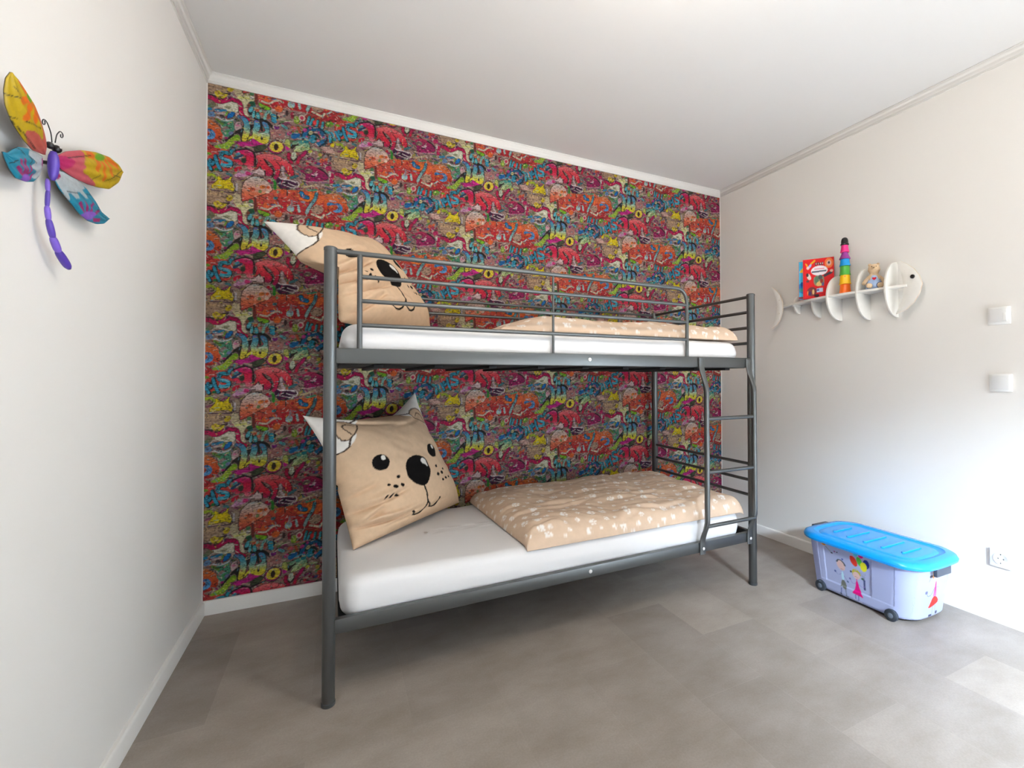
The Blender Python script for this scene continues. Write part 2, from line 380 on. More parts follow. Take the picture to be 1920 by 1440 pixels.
# graffiti wallpaper, hung in strips; motifs in wall millimetres: stroke width (0 = filled shape), outline, colours, x, z, ...
MOTIFS = [
(0, 0, [(165, 135, 110)], [528, 2338, 585, 2331, 664, 2323, 669, 2285, 642, 2248, 592, 2241, 549, 2239, 538, 2285]),
(0, 0, [(165, 112, 108)], [822, 2120, 886, 2126, 886, 2078, 827, 2066]),
(4, 0, [(80, 60, 60)], [530, 2319, 572, 2317]),
(6, 0, [(85, 62, 78)], [581, 2306, 664, 2305]),
(2, 0, [(110, 85, 80)], [549, 2268, 625, 2269]),
(10, 0, [(185, 150, 115)], [560, 2287, 616, 2289]),
(0, 0, [(190, 175, 140)], [112, 2037, 136, 2036, 140, 2022, 149, 2003, 142, 1976, 116, 1980, 109, 1997]),
(0, 0, [(150, 130, 110)], [117, 2099, 145, 2104, 145, 2042, 123, 2041]),
(8, 0, [(180, 170, 175)], [125, 2083, 125, 2052]),
(0, 0, [(200, 92, 62), (175, 48, 50)], [149, 2028, 214, 2050, 275, 2083, 343, 2095, 344, 1969, 262, 1950, 212, 1978, 195, 2011, 149, 2001]),
(0, 0, [(200, 92, 52), (176, 46, 48), (158, 34, 44)], [296, 2087, 395, 2098, 487, 2111, 522, 2099, 561, 1995, 604, 1973, 561, 1952, 519, 1946, 467, 1965, 436, 1972, 336, 1968, 297, 1973]),
(0, 0, [(206, 118, 62), (198, 82, 36), (168, 30, 35)], [508, 2063, 510, 2097, 550, 2111, 582, 2107, 610, 2085, 626, 2054, 624, 2019, 600, 1999, 561, 1995, 529, 1995, 510, 2011]),
(0, 0, [(225, 115, 45)], [435, 2098, 462, 2100, 462, 2069, 440, 2042, 395, 2047, 391, 2062, 415, 2057, 435, 2060]),
(0, 0, [(215, 100, 50)], [481, 2077, 499, 2095, 514, 2074, 493, 2042, 468, 2035]),
(0, 0, [(40, 120, 175), (90, 150, 200)], [523, 2056, 540, 2061, 559, 2055, 572, 2062, 589, 2057, 599, 2035, 589, 2014, 567, 2008, 546, 2015, 567, 2023, 576, 2036, 572, 2047, 552, 2049, 529, 2038, 521, 2041]),
(6, 0, [(185, 180, 195)], [535, 2068, 563, 2069]),
(18, 3, [(20, 115, 165)], [404, 2086, 410, 2071, 431, 2067]),
(14, 2, [(25, 125, 150), (150, 180, 175)], [473, 2095, 468, 2066, 452, 2040, 434, 2006, 428, 1987]),
(10, 0, [(60, 140, 110)], [435, 2105, 472, 2114]),
(0, 0, [(120, 165, 180), (170, 200, 200)], [372, 1999, 370, 1991, 366, 1984, 359, 1980, 352, 1979, 345, 1981, 340, 1986, 338, 1993, 340, 2001, 345, 2008, 351, 2012, 359, 2014, 366, 2011, 370, 2006]),
(10, 0, [(150, 120, 125)], [361, 2039, 359, 2006]),
(11, 0, [(150, 185, 185)], [389, 2018, 394, 1988]),
(9, 0, [(175, 30, 45)], [377, 2032, 379, 1981]),
(12, 0, [(185, 30, 45)], [331, 2024, 320, 1984]),
(0, 0, [(165, 135, 115)], [506, 2015, 503, 2004, 495, 1994, 483, 1988, 471, 1986, 459, 1989, 451, 1996, 448, 2006, 451, 2017, 459, 2027, 470, 2034, 483, 2036, 495, 2033, 503, 2026]),
(10, 0, [(205, 195, 165)], [452, 1983, 479, 1975, 496, 1969, 508, 1987]),
(8, 0, [(160, 180, 175)], [521, 1989, 540, 2006]),
(0, 0, [(150, 145, 160)], [423, 2043, 422, 2040, 419, 2038, 414, 2036, 408, 2035, 404, 2035, 400, 2037, 399, 2039, 400, 2042, 404, 2044, 408, 2046, 414, 2047, 419, 2047, 422, 2045]),
(6, 0, [(60, 45, 45)], [341, 2122, 340, 2063]),
(0, 0, [(170, 35, 40)], [376, 2078, 375, 2074, 373, 2071, 370, 2069, 367, 2069, 364, 2070, 362, 2072, 362, 2076, 362, 2079, 364, 2082, 367, 2084, 370, 2085, 373, 2084, 375, 2081]),
(9, 0, [(195, 188, 168)], [218, 1983, 243, 1978, 260, 1976, 281, 1998, 304, 2005, 318, 1998]),
(0, 0, [(215, 95, 45)], [264, 2000, 263, 1993, 259, 1987, 253, 1984, 247, 1983, 241, 1985, 237, 1989, 236, 1995, 237, 2002, 241, 2008, 247, 2011, 253, 2012, 259, 2010, 263, 2006]),
(0, 0, [(215, 100, 45)], [319, 1963, 317, 1956, 312, 1949, 305, 1945, 296, 1944, 289, 1946, 284, 1951, 282, 1957, 284, 1964, 289, 1971, 296, 1975, 304, 1976, 312, 1974, 317, 1970]),
(12, 0, [(185, 35, 45)], [268, 1966, 285, 1986, 304, 1993, 318, 1979]),
(0, 0, [(40, 125, 135)], [298, 2042, 297, 2038, 295, 2035, 291, 2033, 286, 2033, 282, 2033, 279, 2035, 278, 2038, 279, 2042, 282, 2045, 286, 2047, 291, 2048, 295, 2047, 297, 2045]),
(0, 0, [(90, 80, 90)], [293, 2041, 292, 2040, 291, 2038, 289, 2038, 287, 2037, 286, 2038, 285, 2038, 284, 2039, 284, 2041, 286, 2042, 287, 2043, 289, 2043, 291, 2043, 292, 2042]),
(6, 0, [(200, 40, 60)], [218, 1979, 233, 2010]),
(5, 0, [(60, 120, 170)], [269, 2001, 289, 2008]),
(12, 0, [(110, 45, 40)], [201, 2032, 203, 1963]),
(0, 0, [(70, 120, 85)], [195, 2009, 194, 2005, 191, 2001, 187, 1999, 182, 1998, 177, 1999, 174, 2001, 173, 2005, 174, 2009, 177, 2013, 182, 2015, 187, 2016, 191, 2015, 194, 2012]),
(0, 0, [(215, 85, 40)], [327, 2081, 326, 2075, 324, 2070, 321, 2067, 318, 2066, 314, 2068, 312, 2072, 311, 2078, 312, 2084, 314, 2090, 317, 2093, 321, 2093, 324, 2091, 326, 2087]),
(0, 0, [(120, 150, 110)], [303, 2074, 302, 2070, 301, 2067, 299, 2065, 297, 2065, 295, 2066, 293, 2069, 293, 2073, 293, 2077, 295, 2080, 297, 2082, 299, 2083, 301, 2081, 302, 2078]),
(0, 2, [(120, 180, 30)], [212, 1971, 229, 1965, 266, 1957, 258, 1942, 233, 1941, 216, 1954]),
(0, 0, [(205, 200, 150), (200, 190, 160)], [678, 2257, 709, 2259, 755, 2270, 755, 2240, 727, 2235, 723, 2187, 732, 2155, 710, 2165, 709, 2224, 678, 2231]),
(7, 0, [(205, 205, 110)], [689, 2245, 732, 2251]),
(0, 0, [(200, 195, 195)], [752, 2260, 751, 2256, 749, 2253, 745, 2251, 741, 2250, 738, 2251, 735, 2253, 734, 2256, 735, 2259, 737, 2263, 741, 2265, 745, 2265, 749, 2265, 751, 2263]),
(0, 0, [(205, 203, 180)], [597, 2198, 629, 2197, 665, 2217, 682, 2219, 691, 2204, 689, 2172, 663, 2162, 634, 2171, 603, 2180]),
(0, 0, [(150, 150, 120)], [660, 2188, 659, 2185, 655, 2181, 648, 2179, 641, 2178, 635, 2178, 631, 2180, 629, 2183, 631, 2186, 635, 2189, 641, 2192, 648, 2193, 654, 2193, 659, 2191]),
(0, 0, [(110, 110, 85)], [597, 2184, 596, 2177, 592, 2172, 587, 2168, 581, 2167, 576, 2169, 572, 2173, 571, 2179, 572, 2185, 576, 2191, 581, 2195, 587, 2196, 592, 2194, 595, 2190]),
(0, 0, [(85, 110, 80)], [580, 2171, 579, 2167, 576, 2163, 573, 2160, 569, 2160, 566, 2161, 563, 2164, 562, 2168, 563, 2172, 566, 2176, 569, 2178, 573, 2179, 576, 2178, 579, 2175]),
(18, 2, [(175, 15, 80), (190, 15, 70)], [566, 2216, 582, 2215, 590, 2208, 603, 2203, 621, 2204, 651, 2227, 673, 2227, 691, 2225, 699, 2203, 699, 2168, 710, 2153, 728, 2144]),
(10, 0, [(110, 15, 80)], [656, 2236, 651, 2230]),
(0, 3, [(188, 180, 172), (205, 165, 150), (220, 115, 75), (195, 60, 60)], [147, 2003, 145, 2060, 154, 2099, 176, 2124, 200, 2135, 228, 2134, 253, 2118, 269, 2096, 276, 2077, 242, 2055, 205, 2033, 149, 2001]),
(0, 0, [(215, 190, 170)], [263, 2069, 262, 2065, 260, 2061, 256, 2059, 251, 2058, 248, 2059, 245, 2062, 244, 2065, 245, 2069, 248, 2073, 251, 2075, 256, 2076, 259, 2075, 262, 2072]),
(0, 0, [(110, 125, 80)], [230, 2064, 229, 2060, 227, 2056, 223, 2054, 219, 2053, 216, 2054, 214, 2057, 213, 2061, 214, 2065, 216, 2069, 219, 2071, 223, 2072, 226, 2071, 229, 2068]),
(0, 0, [(215, 120, 50)], [246, 2089, 244, 2085, 241, 2081, 235, 2078, 230, 2077, 224, 2078, 221, 2080, 219, 2085, 220, 2089, 224, 2093, 229, 2096, 235, 2097, 241, 2096, 244, 2094]),
(0, 0, [(220, 100, 55)], [202, 2070, 201, 2066, 196, 2061, 189, 2058, 182, 2057, 175, 2058, 171, 2060, 169, 2064, 170, 2069, 175, 2073, 182, 2076, 189, 2078, 196, 2077, 201, 2074]),
(0, 0, [(205, 85, 40)], [264, 2090, 263, 2087, 261, 2084, 257, 2081, 253, 2081, 250, 2082, 248, 2084, 247, 2087, 248, 2091, 250, 2094, 253, 2096, 257, 2097, 261, 2096, 263, 2094]),
(0, 0, [(65, 130, 105)], [60, 2359, 99, 2382, 113, 2372, 110, 2332, 85, 2304, 71, 2309, 56, 2332]),
(0, 0, [(70, 140, 108)], [591, 2115, 630, 2112, 669, 2134, 670, 2075, 635, 2041, 623, 2087]),
(0, 0, [(140, 115, 110)], [92, 2350, 91, 2344, 87, 2338, 81, 2334, 74, 2333, 69, 2334, 65, 2337, 63, 2343, 65, 2349, 69, 2354, 74, 2358, 81, 2360, 86, 2359, 90, 2355]),
(0, 0, [(70, 150, 90)], [96, 2335, 95, 2330, 92, 2325, 87, 2322, 83, 2321, 78, 2322, 75, 2326, 74, 2330, 75, 2335, 78, 2340, 82, 2343, 87, 2344, 91, 2343, 95, 2340]),
(0, 0, [(105, 110, 150)], [110, 2332, 109, 2328, 106, 2324, 102, 2321, 97, 2320, 93, 2321, 90, 2323, 88, 2327, 90, 2331, 92, 2335, 97, 2337, 102, 2338, 106, 2338, 109, 2335]),
(0, 2, [(190, 160, 160)], [144, 2373, 142, 2362, 138, 2352, 132, 2346, 125, 2345, 119, 2348, 114, 2355, 113, 2366, 114, 2376, 118, 2386, 124, 2392, 131, 2394, 138, 2391, 142, 2383]),
(0, 0, [(200, 120, 150)], [132, 2377, 131, 2374, 129, 2371, 126, 2369, 123, 2368, 120, 2369, 118, 2371, 117, 2373, 118, 2376, 120, 2379, 123, 2381, 126, 2382, 129, 2381, 131, 2379]),
(14, 0, [(30, 115, 155)], [599, 2158, 636, 2164]),
(13, 0, [(35, 125, 165)], [554, 2152, 577, 2159]),
(0, 2, [(15, 105, 175)], [654, 2165, 676, 2167, 672, 2146, 645, 2126, 643, 2139]),
(7, 0, [(110, 160, 50)], [636, 2143, 645, 2161]),
(6, 0, [(190, 195, 200)], [604, 2127, 625, 2114, 656, 2119, 672, 2134]),
(9, 0, [(185, 165, 160)], [603, 2146, 632, 2149]),
(0, 0, [(85, 125, 165)], [7, 1874, 35, 1880, 37, 1855, 9, 1849]),
(12, 0, [(95, 130, 50)], [41, 1844, 64, 1826]),
(0, 0, [(130, 150, 60)], [7, 1866, 7, 1861, 5, 1857, 2, 1854, -1, 1854, -4, 1856, -6, 1859, -7, 1864, -6, 1868, -4, 1872, -1, 1875, 2, 1875, 5, 1874, 6, 1870]),
(0, 0, [(190, 60, 130)], [93, 1834, 93, 1832, 91, 1830, 90, 1829, 88, 1829, 86, 1830, 85, 1831, 84, 1833, 85, 1835, 86, 1837, 88, 1838, 90, 1838, 91, 1837, 93, 1836]),
(0, 0, [(95, 150, 20), (150, 175, 45), (120, 165, 40)], [126, 2333, 138, 2318, 134, 2302, 110, 2281, 96, 2258, 78, 2241, 57, 2241, 29, 2247, 39, 2257, 71, 2272, 85, 2284, 101, 2308]),
(0, 0, [(190, 200, 110)], [65, 2260, 65, 2259, 64, 2258, 63, 2257, 62, 2257, 60, 2257, 60, 2258, 59, 2259, 60, 2260, 60, 2261, 61, 2262, 63, 2262, 64, 2262, 65, 2261]),
(0, 0, [(190, 200, 110)], [76, 2254, 75, 2252, 75, 2251, 74, 2251, 72, 2250, 71, 2251, 70, 2251, 70, 2252, 70, 2254, 71, 2255, 72, 2255, 74, 2256, 75, 2255, 75, 2255]),
(0, 0, [(190, 200, 110)], [88, 2272, 88, 2271, 87, 2269, 86, 2269, 85, 2268, 84, 2269, 83, 2269, 82, 2270, 83, 2272, 84, 2273, 85, 2274, 86, 2274, 87, 2274, 88, 2273]),
(0, 0, [(190, 200, 110)], [95, 2265, 95, 2263, 94, 2262, 93, 2261, 92, 2261, 91, 2261, 90, 2262, 90, 2263, 90, 2264, 91, 2266, 92, 2266, 93, 2267, 94, 2266, 95, 2266]),
(0, 0, [(190, 200, 110)], [81, 2246, 81, 2245, 80, 2244, 79, 2243, 78, 2243, 77, 2243, 76, 2244, 75, 2245, 76, 2246, 77, 2247, 78, 2248, 79, 2248, 80, 2248, 81, 2247]),
(0, 0, [(190, 200, 110)], [101, 2286, 100, 2284, 100, 2283, 98, 2282, 97, 2282, 96, 2282, 95, 2283, 95, 2284, 95, 2285, 96, 2287, 97, 2287, 98, 2288, 100, 2287, 100, 2287]),
(9, 0, [(25, 28, 25)], [71, 2281, 99, 2312, 121, 2339, 137, 2356]),
(0, 0, [(38, 30, 30)], [117, 2347, 143, 2359, 152, 2395, 157, 2383, 155, 2340, 146, 2298, 138, 2294, 139, 2319, 128, 2336, 114, 2328]),
(0, 0, [(150, 30, 100)], [87, 2302, 86, 2299, 84, 2296, 81, 2295, 78, 2294, 75, 2294, 73, 2296, 73, 2299, 73, 2302, 75, 2305, 78, 2307, 81, 2307, 84, 2307, 86, 2305]),
(0, 3, [(75, 110, 165), (70, 150, 175), (130, 175, 155), (210, 200, 60), (215, 190, 40)], [687, 2156, 714, 2156, 732, 2135, 738, 2106, 737, 2077, 724, 2033, 701, 2029, 710, 2077, 714, 2107, 710, 2131, 689, 2150]),
(0, 3, [(75, 110, 165), (70, 150, 175), (130, 175, 155), (210, 200, 60), (215, 190, 40)], [755, 2149, 773, 2149, 780, 2131, 778, 2106, 769, 2089, 787, 2090, 804, 2102, 799, 2117, 787, 2139, 790, 2150, 806, 2150, 818, 2130, 820, 2095, 820, 2060, 806, 2038, 783, 2034, 765, 2049, 746, 2056, 733, 2041, 726, 2035, 733, 2059, 751, 2069, 746, 2093, 755, 2119]),
(0, 0, [(38, 30, 30)], [739, 2136, 751, 2133, 749, 2108, 742, 2087, 737, 2106]),
(10, 0, [(38, 30, 30)], [780, 2156, 786, 2119, 787, 2102]),
(0, 0, [(38, 30, 30)], [793, 2065, 793, 2060, 791, 2056, 789, 2054, 786, 2053, 784, 2055, 783, 2058, 782, 2063, 783, 2067, 784, 2071, 786, 2074, 789, 2074, 791, 2072, 793, 2069]),
(6, 0, [(200, 210, 190)], [785, 2087, 815, 2091]),
(0, 0, [(120, 90, 160)], [770, 2144, 769, 2142, 768, 2140, 766, 2138, 763, 2138, 761, 2138, 759, 2140, 759, 2142, 759, 2144, 761, 2146, 763, 2148, 765, 2148, 768, 2147, 769, 2146]),
(0, 0, [(185, 35, 125)], [663, 2022, 697, 2026, 735, 2029, 751, 2057, 769, 2042, 806, 2034, 806, 2028, 760, 2018, 715, 2004, 701, 2000, 688, 2012]),
(3, 0, [(120, 20, 90)], [724, 2026, 778, 2026]),
(0, 2, [(65, 75, 50)], [756, 2015, 802, 2035, 809, 2018, 783, 1997, 756, 1993]),
(6, 0, [(165, 150, 120)], [724, 2008, 751, 2002]),
(0, 3, [(150, 30, 95)], [886, 2036, 883, 2022, 873, 2009, 858, 2000, 842, 1998, 827, 2002, 817, 2012, 813, 2025, 817, 2040, 827, 2053, 841, 2061, 858, 2064, 872, 2060, 883, 2050]),
(0, 0, [(210, 200, 60), (225, 190, 45)], [881, 2038, 878, 2025, 870, 2014, 858, 2007, 844, 2005, 832, 2009, 824, 2017, 821, 2029, 824, 2041, 832, 2053, 844, 2060, 857, 2062, 870, 2058, 878, 2050]),
(0, 0, [(45, 30, 20)], [860, 2034, 859, 2026, 856, 2019, 852, 2015, 847, 2015, 843, 2017, 840, 2023, 839, 2030, 840, 2038, 843, 2045, 847, 2049, 852, 2050, 856, 2047, 859, 2041]),
(6, 0, [(38, 30, 30)], [717, 2000, 742, 1991, 760, 1984, 792, 1998, 816, 2004]),
(0, 2, [(150, 170, 100), (200, 190, 70)], [889, 2081, 908, 2087, 915, 2037, 901, 2040, 889, 2056]),
(0, 0, [(185, 35, 130)], [888, 2050, 915, 2037, 894, 2021]),
(0, 2, [(70, 140, 130), (140, 175, 130), (195, 200, 130)], [361, 2348, 393, 2362, 417, 2365, 438, 2354, 442, 2324, 422, 2310, 387, 2298, 363, 2295, 379, 2320, 359, 2329]),
(0, 0, [(38, 30, 30)], [353, 2328, 381, 2336, 393, 2348, 391, 2336, 373, 2323, 363, 2307, 355, 2305]),
(4, 0, [(190, 200, 160)], [373, 2307, 417, 2347]),
(3, 0, [(100, 130, 60)], [389, 2303, 432, 2336]),
(0, 0, [(60, 15, 55)], [295, 2155, 319, 2146, 390, 2148, 394, 2121, 355, 2100, 296, 2089]),
(0, 0, [(60, 15, 55)], [297, 2147, 342, 2146, 343, 2109, 300, 2101, 288, 2124]),
(5, 0, [(215, 200, 200)], [301, 2151, 317, 2141, 350, 2145, 378, 2136]),
(4, 0, [(205, 190, 190)], [307, 2119, 331, 2132, 364, 2118, 392, 2118, 390, 2143, 354, 2143, 319, 2148]),
(4, 0, [(205, 190, 190)], [307, 2119, 345, 2109, 355, 2105, 390, 2115]),
(0, 0, [(15, 10, 15)], [342, 2127, 341, 2125, 339, 2123, 336, 2121, 333, 2121, 330, 2121, 328, 2123, 328, 2125, 328, 2127, 330, 2129, 333, 2131, 336, 2131, 339, 2131, 341, 2129]),
(6, 0, [(38, 30, 30)], [114, 2244, 138, 2259, 160, 2265, 188, 2260, 199, 2245, 203, 2214, 200, 2191]),
(0, 2, [(195, 35, 115), (195, 20, 60), (205, 45, 75), (215, 130, 140)], [114, 2242, 147, 2257, 175, 2262, 192, 2250, 196, 2226, 192, 2192, 200, 2171, 183, 2154, 168, 2167, 166, 2186, 137, 2178, 118, 2188, 111, 2200, 137, 2209, 144, 2191, 159, 2192, 164, 2202, 162, 2223, 153, 2235, 129, 2236]),
(0, 0, [(45, 60, 45)], [140, 2214, 162, 2221, 163, 2197, 146, 2189]),
(0, 2, [(215, 115, 115), (210, 60, 70), (200, 30, 55), (180, 20, 95)], [199, 2240, 241, 2258, 279, 2264, 318, 2251, 342, 2238, 356, 2222, 370, 2190, 368, 2169, 344, 2167, 338, 2189, 318, 2212, 311, 2215, 313, 2186, 295, 2137, 276, 2136, 288, 2165, 287, 2188, 268, 2218, 239, 2230, 255, 2204, 272, 2185, 278, 2168, 268, 2148, 247, 2148, 238, 2165, 222, 2193, 207, 2172, 200, 2171, 209, 2197, 215, 2219]),
(0, 0, [(210, 185, 180), (195, 170, 170)], [170, 2167, 187, 2154, 209, 2168, 220, 2186, 238, 2165, 245, 2147, 204, 2146, 191, 2148]),
(8, 0, [(38, 30, 30)], [239, 2228, 255, 2204, 276, 2188, 281, 2168, 272, 2144]),
(4, 0, [(38, 30, 30)], [291, 2225, 307, 2212, 311, 2190, 303, 2161]),
(6, 0, [(38, 30, 30)], [241, 2172, 243, 2145]),
(4, 0, [(38, 30, 30)], [209, 2175, 220, 2184, 226, 2174]),
(4, 0, [(38, 30, 30)], [194, 2149, 209, 2148]),
(12, 0, [(175, 160, 160)], [318, 2203, 321, 2165, 333, 2155]),
(8, 0, [(38, 30, 30)], [199, 2236, 201, 2205]),
(0, 0, [(190, 25, 50)], [110, 2160, 140, 2175, 148, 2169, 130, 2146, 115, 2141]),
(0, 0, [(190, 130, 170)], [112, 2125, 139, 2148, 159, 2156, 200, 2148, 167, 2129, 119, 2115]),
(0, 0, [(160, 145, 140)], [159, 2149, 158, 2145, 155, 2142, 151, 2139, 146, 2138, 141, 2139, 138, 2141, 137, 2145, 138, 2149, 141, 2153, 145, 2155, 150, 2156, 155, 2155, 158, 2153]),
(0, 0, [(195, 50, 110)], [163, 2157, 185, 2148, 181, 2136, 159, 2132]),
(0, 0, [(185, 60, 50)], [-6, 2227, 45, 2247, 93, 2244, 115, 2227, 111, 2164, 97, 2144, 68, 2136, -2, 2129]),
(0, 0, [(30, 110, 60)], [-6, 2154, 7, 2131, -2, 2120, -19, 2119]),
(0, 0, [(30, 110, 60)], [40, 2150, 58, 2136, 40, 2131, 30, 2135]),
(20, 0, [(25, 45, 45)], [90, 2225, 77, 2229, 61, 2219, 59, 2201, 74, 2193, 97, 2189, 103, 2175, 92, 2163, 69, 2165]),
(16, 0, [(30, 125, 145), (50, 150, 180), (45, 160, 185)], [87, 2228, 75, 2232, 59, 2222, 56, 2204, 72, 2196, 95, 2192, 100, 2178, 90, 2166, 66, 2167]),
(2, 0, [(170, 185, 160)], [57, 2202, 93, 2194, 100, 2189]),
(2, 0, [(170, 200, 190)], [68, 2159, 93, 2163]),
(18, 0, [(25, 40, 40)], [5, 2171, 23, 2133]),
(18, 0, [(25, 40, 40)], [20, 2180, 24, 2155, 35, 2173, 39, 2204]),
(18, 0, [(25, 40, 40)], [39, 2200, 47, 2166, 60, 2136]),
(12, 0, [(35, 125, 150), (55, 155, 190)], [1, 2173, 19, 2137]),
(12, 0, [(35, 125, 150), (55, 155, 190)], [16, 2182, 21, 2157, 31, 2172]),
(12, 0, [(35, 125, 150), (55, 155, 190)], [36, 2204, 44, 2168, 57, 2140]),
(12, 0, [(45, 140, 170)], [-18, 2162, 0, 2129]),
(18, 0, [(25, 40, 40)], [516, 2434, 534, 2430, 538, 2385]),
(13, 0, [(55, 145, 150), (45, 150, 175)], [515, 2435, 533, 2430, 536, 2385]),
(6, 0, [(190, 70, 40)], [504, 2416, 523, 2415, 525, 2385]),
(0, 0, [(150, 50, 45)], [416, 1962, 456, 1968, 511, 1955, 519, 1904, 477, 1907, 400, 1906]),
(14, 0, [(25, 60, 60)], [430, 1912, 439, 1953]),
(10, 0, [(55, 150, 155), (60, 150, 175)], [427, 1912, 436, 1953]),
(14, 0, [(25, 60, 60)], [444, 1914, 457, 1947]),
(10, 0, [(55, 150, 155), (60, 150, 175)], [441, 1914, 454, 1946]),
(14, 0, [(25, 60, 60)], [472, 1911, 479, 1941]),
(10, 0, [(55, 150, 155), (60, 150, 175)], [469, 1911, 476, 1940]),
(14, 0, [(25, 60, 60)], [499, 1906, 503, 1939]),
(10, 0, [(55, 150, 155), (60, 150, 175)], [496, 1905, 500, 1939]),
(0, 0, [(205, 55, 55)], [471, 1929, 470, 1923, 468, 1918, 464, 1915, 460, 1915, 456, 1917, 453, 1921, 453, 1926, 453, 1932, 456, 1937, 460, 1940, 464, 1940, 468, 1938, 470, 1934]),
(0, 0, [(90, 145, 40)], [552, 1940, 550, 1933, 544, 1927, 536, 1923, 527, 1922, 519, 1924, 514, 1928, 512, 1935, 514, 1942, 519, 1948, 527, 1952, 536, 1953, 544, 1951, 550, 1947]),
(0, 0, [(185, 205, 110)], [532, 1941, 531, 1938, 529, 1936, 527, 1934, 524, 1934, 521, 1935, 520, 1937, 519, 1939, 520, 1942, 521, 1944, 524, 1946, 527, 1946, 529, 1946, 531, 1944]),
(0, 0, [(100, 150, 40)], [583, 1941, 582, 1938, 578, 1935, 574, 1933, 568, 1932, 564, 1933, 560, 1935, 559, 1938, 560, 1941, 564, 1944, 568, 1946, 574, 1947, 578, 1946, 582, 1944]),
(0, 0, [(135, 165, 50)], [394, 1923, 392, 1914, 388, 1906, 383, 1902, 377, 1901, 371, 1904, 367, 1911, 366, 1919, 367, 1929, 371, 1936, 376, 1941, 383, 1942, 388, 1939, 392, 1932]),
(0, 0, [(185, 200, 110)], [386, 1918, 386, 1915, 384, 1914, 383, 1912, 381, 1912, 379, 1913, 378, 1914, 377, 1916, 378, 1919, 379, 1921, 381, 1922, 383, 1922, 384, 1921, 386, 1920]),
(0, 0, [(200, 175, 160)], [419, 1941, 417, 1933, 413, 1927, 407, 1922, 400, 1921, 394, 1924, 390, 1929, 389, 1937, 390, 1944, 394, 1951, 400, 1955, 407, 1956, 413, 1954, 417, 1948]),
(0, 0, [(195, 50, 85)], [412, 1940, 411, 1936, 409, 1932, 406, 1930, 402, 1929, 398, 1930, 396, 1934, 395, 1938, 396, 1942, 398, 1946, 402, 1948, 405, 1949, 409, 1947, 411, 1944]),
(12, 3, [(40, 135, 155)], [98, 2228, 102, 2244, 111, 2252]),
(10, 0, [(50, 140, 140)], [121, 2272, 120, 2263]),
(12, 0, [(60, 130, 150)], [125, 2229, 133, 2235]),
(12, 0, [(25, 60, 95)], [115, 2209, 147, 2227]),
(4, 0, [(180, 185, 180)], [102, 2224, 109, 2208]),
(28, 0, [(20, 45, 60)], [413, 2381, 423, 2418, 458, 2438, 491, 2434, 513, 2406, 508, 2376, 483, 2357]),
(18, 0, [(20, 85, 125), (25, 105, 150)], [415, 2388, 427, 2419, 458, 2436, 487, 2431, 507, 2407, 504, 2380, 481, 2361]),
(12, 0, [(15, 50, 55)], [434, 2397, 464, 2411, 483, 2397, 473, 2373]),
(0, 2, [(35, 130, 155)], [472, 2385, 470, 2375, 465, 2366, 458, 2360, 450, 2358, 443, 2361, 438, 2368, 437, 2377, 438, 2387, 443, 2396, 450, 2402, 458, 2403, 465, 2401, 470, 2394]),
(0, 0, [(185, 180, 130)], [454, 2414, 453, 2409, 450, 2404, 446, 2402, 442, 2401, 438, 2402, 435, 2405, 434, 2409, 435, 2414, 437, 2418, 441, 2421, 446, 2422, 450, 2421, 453, 2418]),
(0, 0, [(20, 55, 45)], [479, 2386, 478, 2382, 476, 2378, 473, 2376, 469, 2375, 466, 2376, 463, 2379, 462, 2383, 463, 2387, 465, 2391, 469, 2393, 472, 2394, 476, 2393, 478, 2390]),
(0, 0, [(175, 60, 125)], [427, 2421, 426, 2416, 423, 2412, 419, 2409, 415, 2408, 411, 2409, 408, 2412, 407, 2417, 408, 2422, 411, 2427, 415, 2430, 419, 2431, 423, 2429, 426, 2426]),
(0, 0, [(175, 60, 125)], [448, 2436, 447, 2433, 445, 2430, 443, 2428, 440, 2427, 438, 2428, 436, 2430, 435, 2433, 436, 2436, 438, 2439, 440, 2441, 443, 2442, 445, 2441, 447, 2439]),
(0, 0, [(175, 60, 125)], [486, 2422, 486, 2420, 484, 2417, 482, 2415, 480, 2415, 478, 2416, 476, 2417, 475, 2420, 476, 2423, 477, 2425, 480, 2427, 482, 2427, 484, 2427, 486, 2425]),
(0, 0, [(175, 60, 125)], [510, 2402, 510, 2399, 508, 2397, 506, 2395, 504, 2394, 502, 2395, 500, 2397, 500, 2399, 500, 2402, 502, 2405, 504, 2406, 506, 2407, 508, 2406, 510, 2404]),
(0, 0, [(175, 60, 125)], [430, 2387, 429, 2385, 428, 2383, 426, 2381, 424, 2381, 423, 2381, 421, 2383, 421, 2385, 421, 2387, 423, 2389, 424, 2391, 426, 2391, 428, 2391, 429, 2389]),
(0, 0, [(190, 110, 120)], [487, 2379, 486, 2376, 484, 2373, 481, 2371, 477, 2370, 474, 2371, 472, 2373, 472, 2375, 472, 2378, 474, 2381, 477, 2383, 481, 2384, 484, 2383, 486, 2381]),
(0, 0, [(20, 95, 155)], [361, 2390, 389, 2399, 399, 2385, 373, 2360, 351, 2364]),
(0, 0, [(185, 50, 105)], [358, 2387, 357, 2382, 354, 2378, 349, 2375, 345, 2374, 340, 2375, 337, 2377, 336, 2382, 337, 2386, 340, 2391, 344, 2394, 349, 2395, 354, 2394, 357, 2391]),
(8, 0, [(80, 140, 165)], [389, 2371, 417, 2382, 438, 2368]),
(0, 0, [(70, 140, 130)], [413, 2355, 412, 2351, 409, 2347, 404, 2344, 399, 2343, 394, 2344, 390, 2346, 389, 2350, 390, 2354, 394, 2358, 398, 2361, 404, 2362, 409, 2361, 412, 2359]),
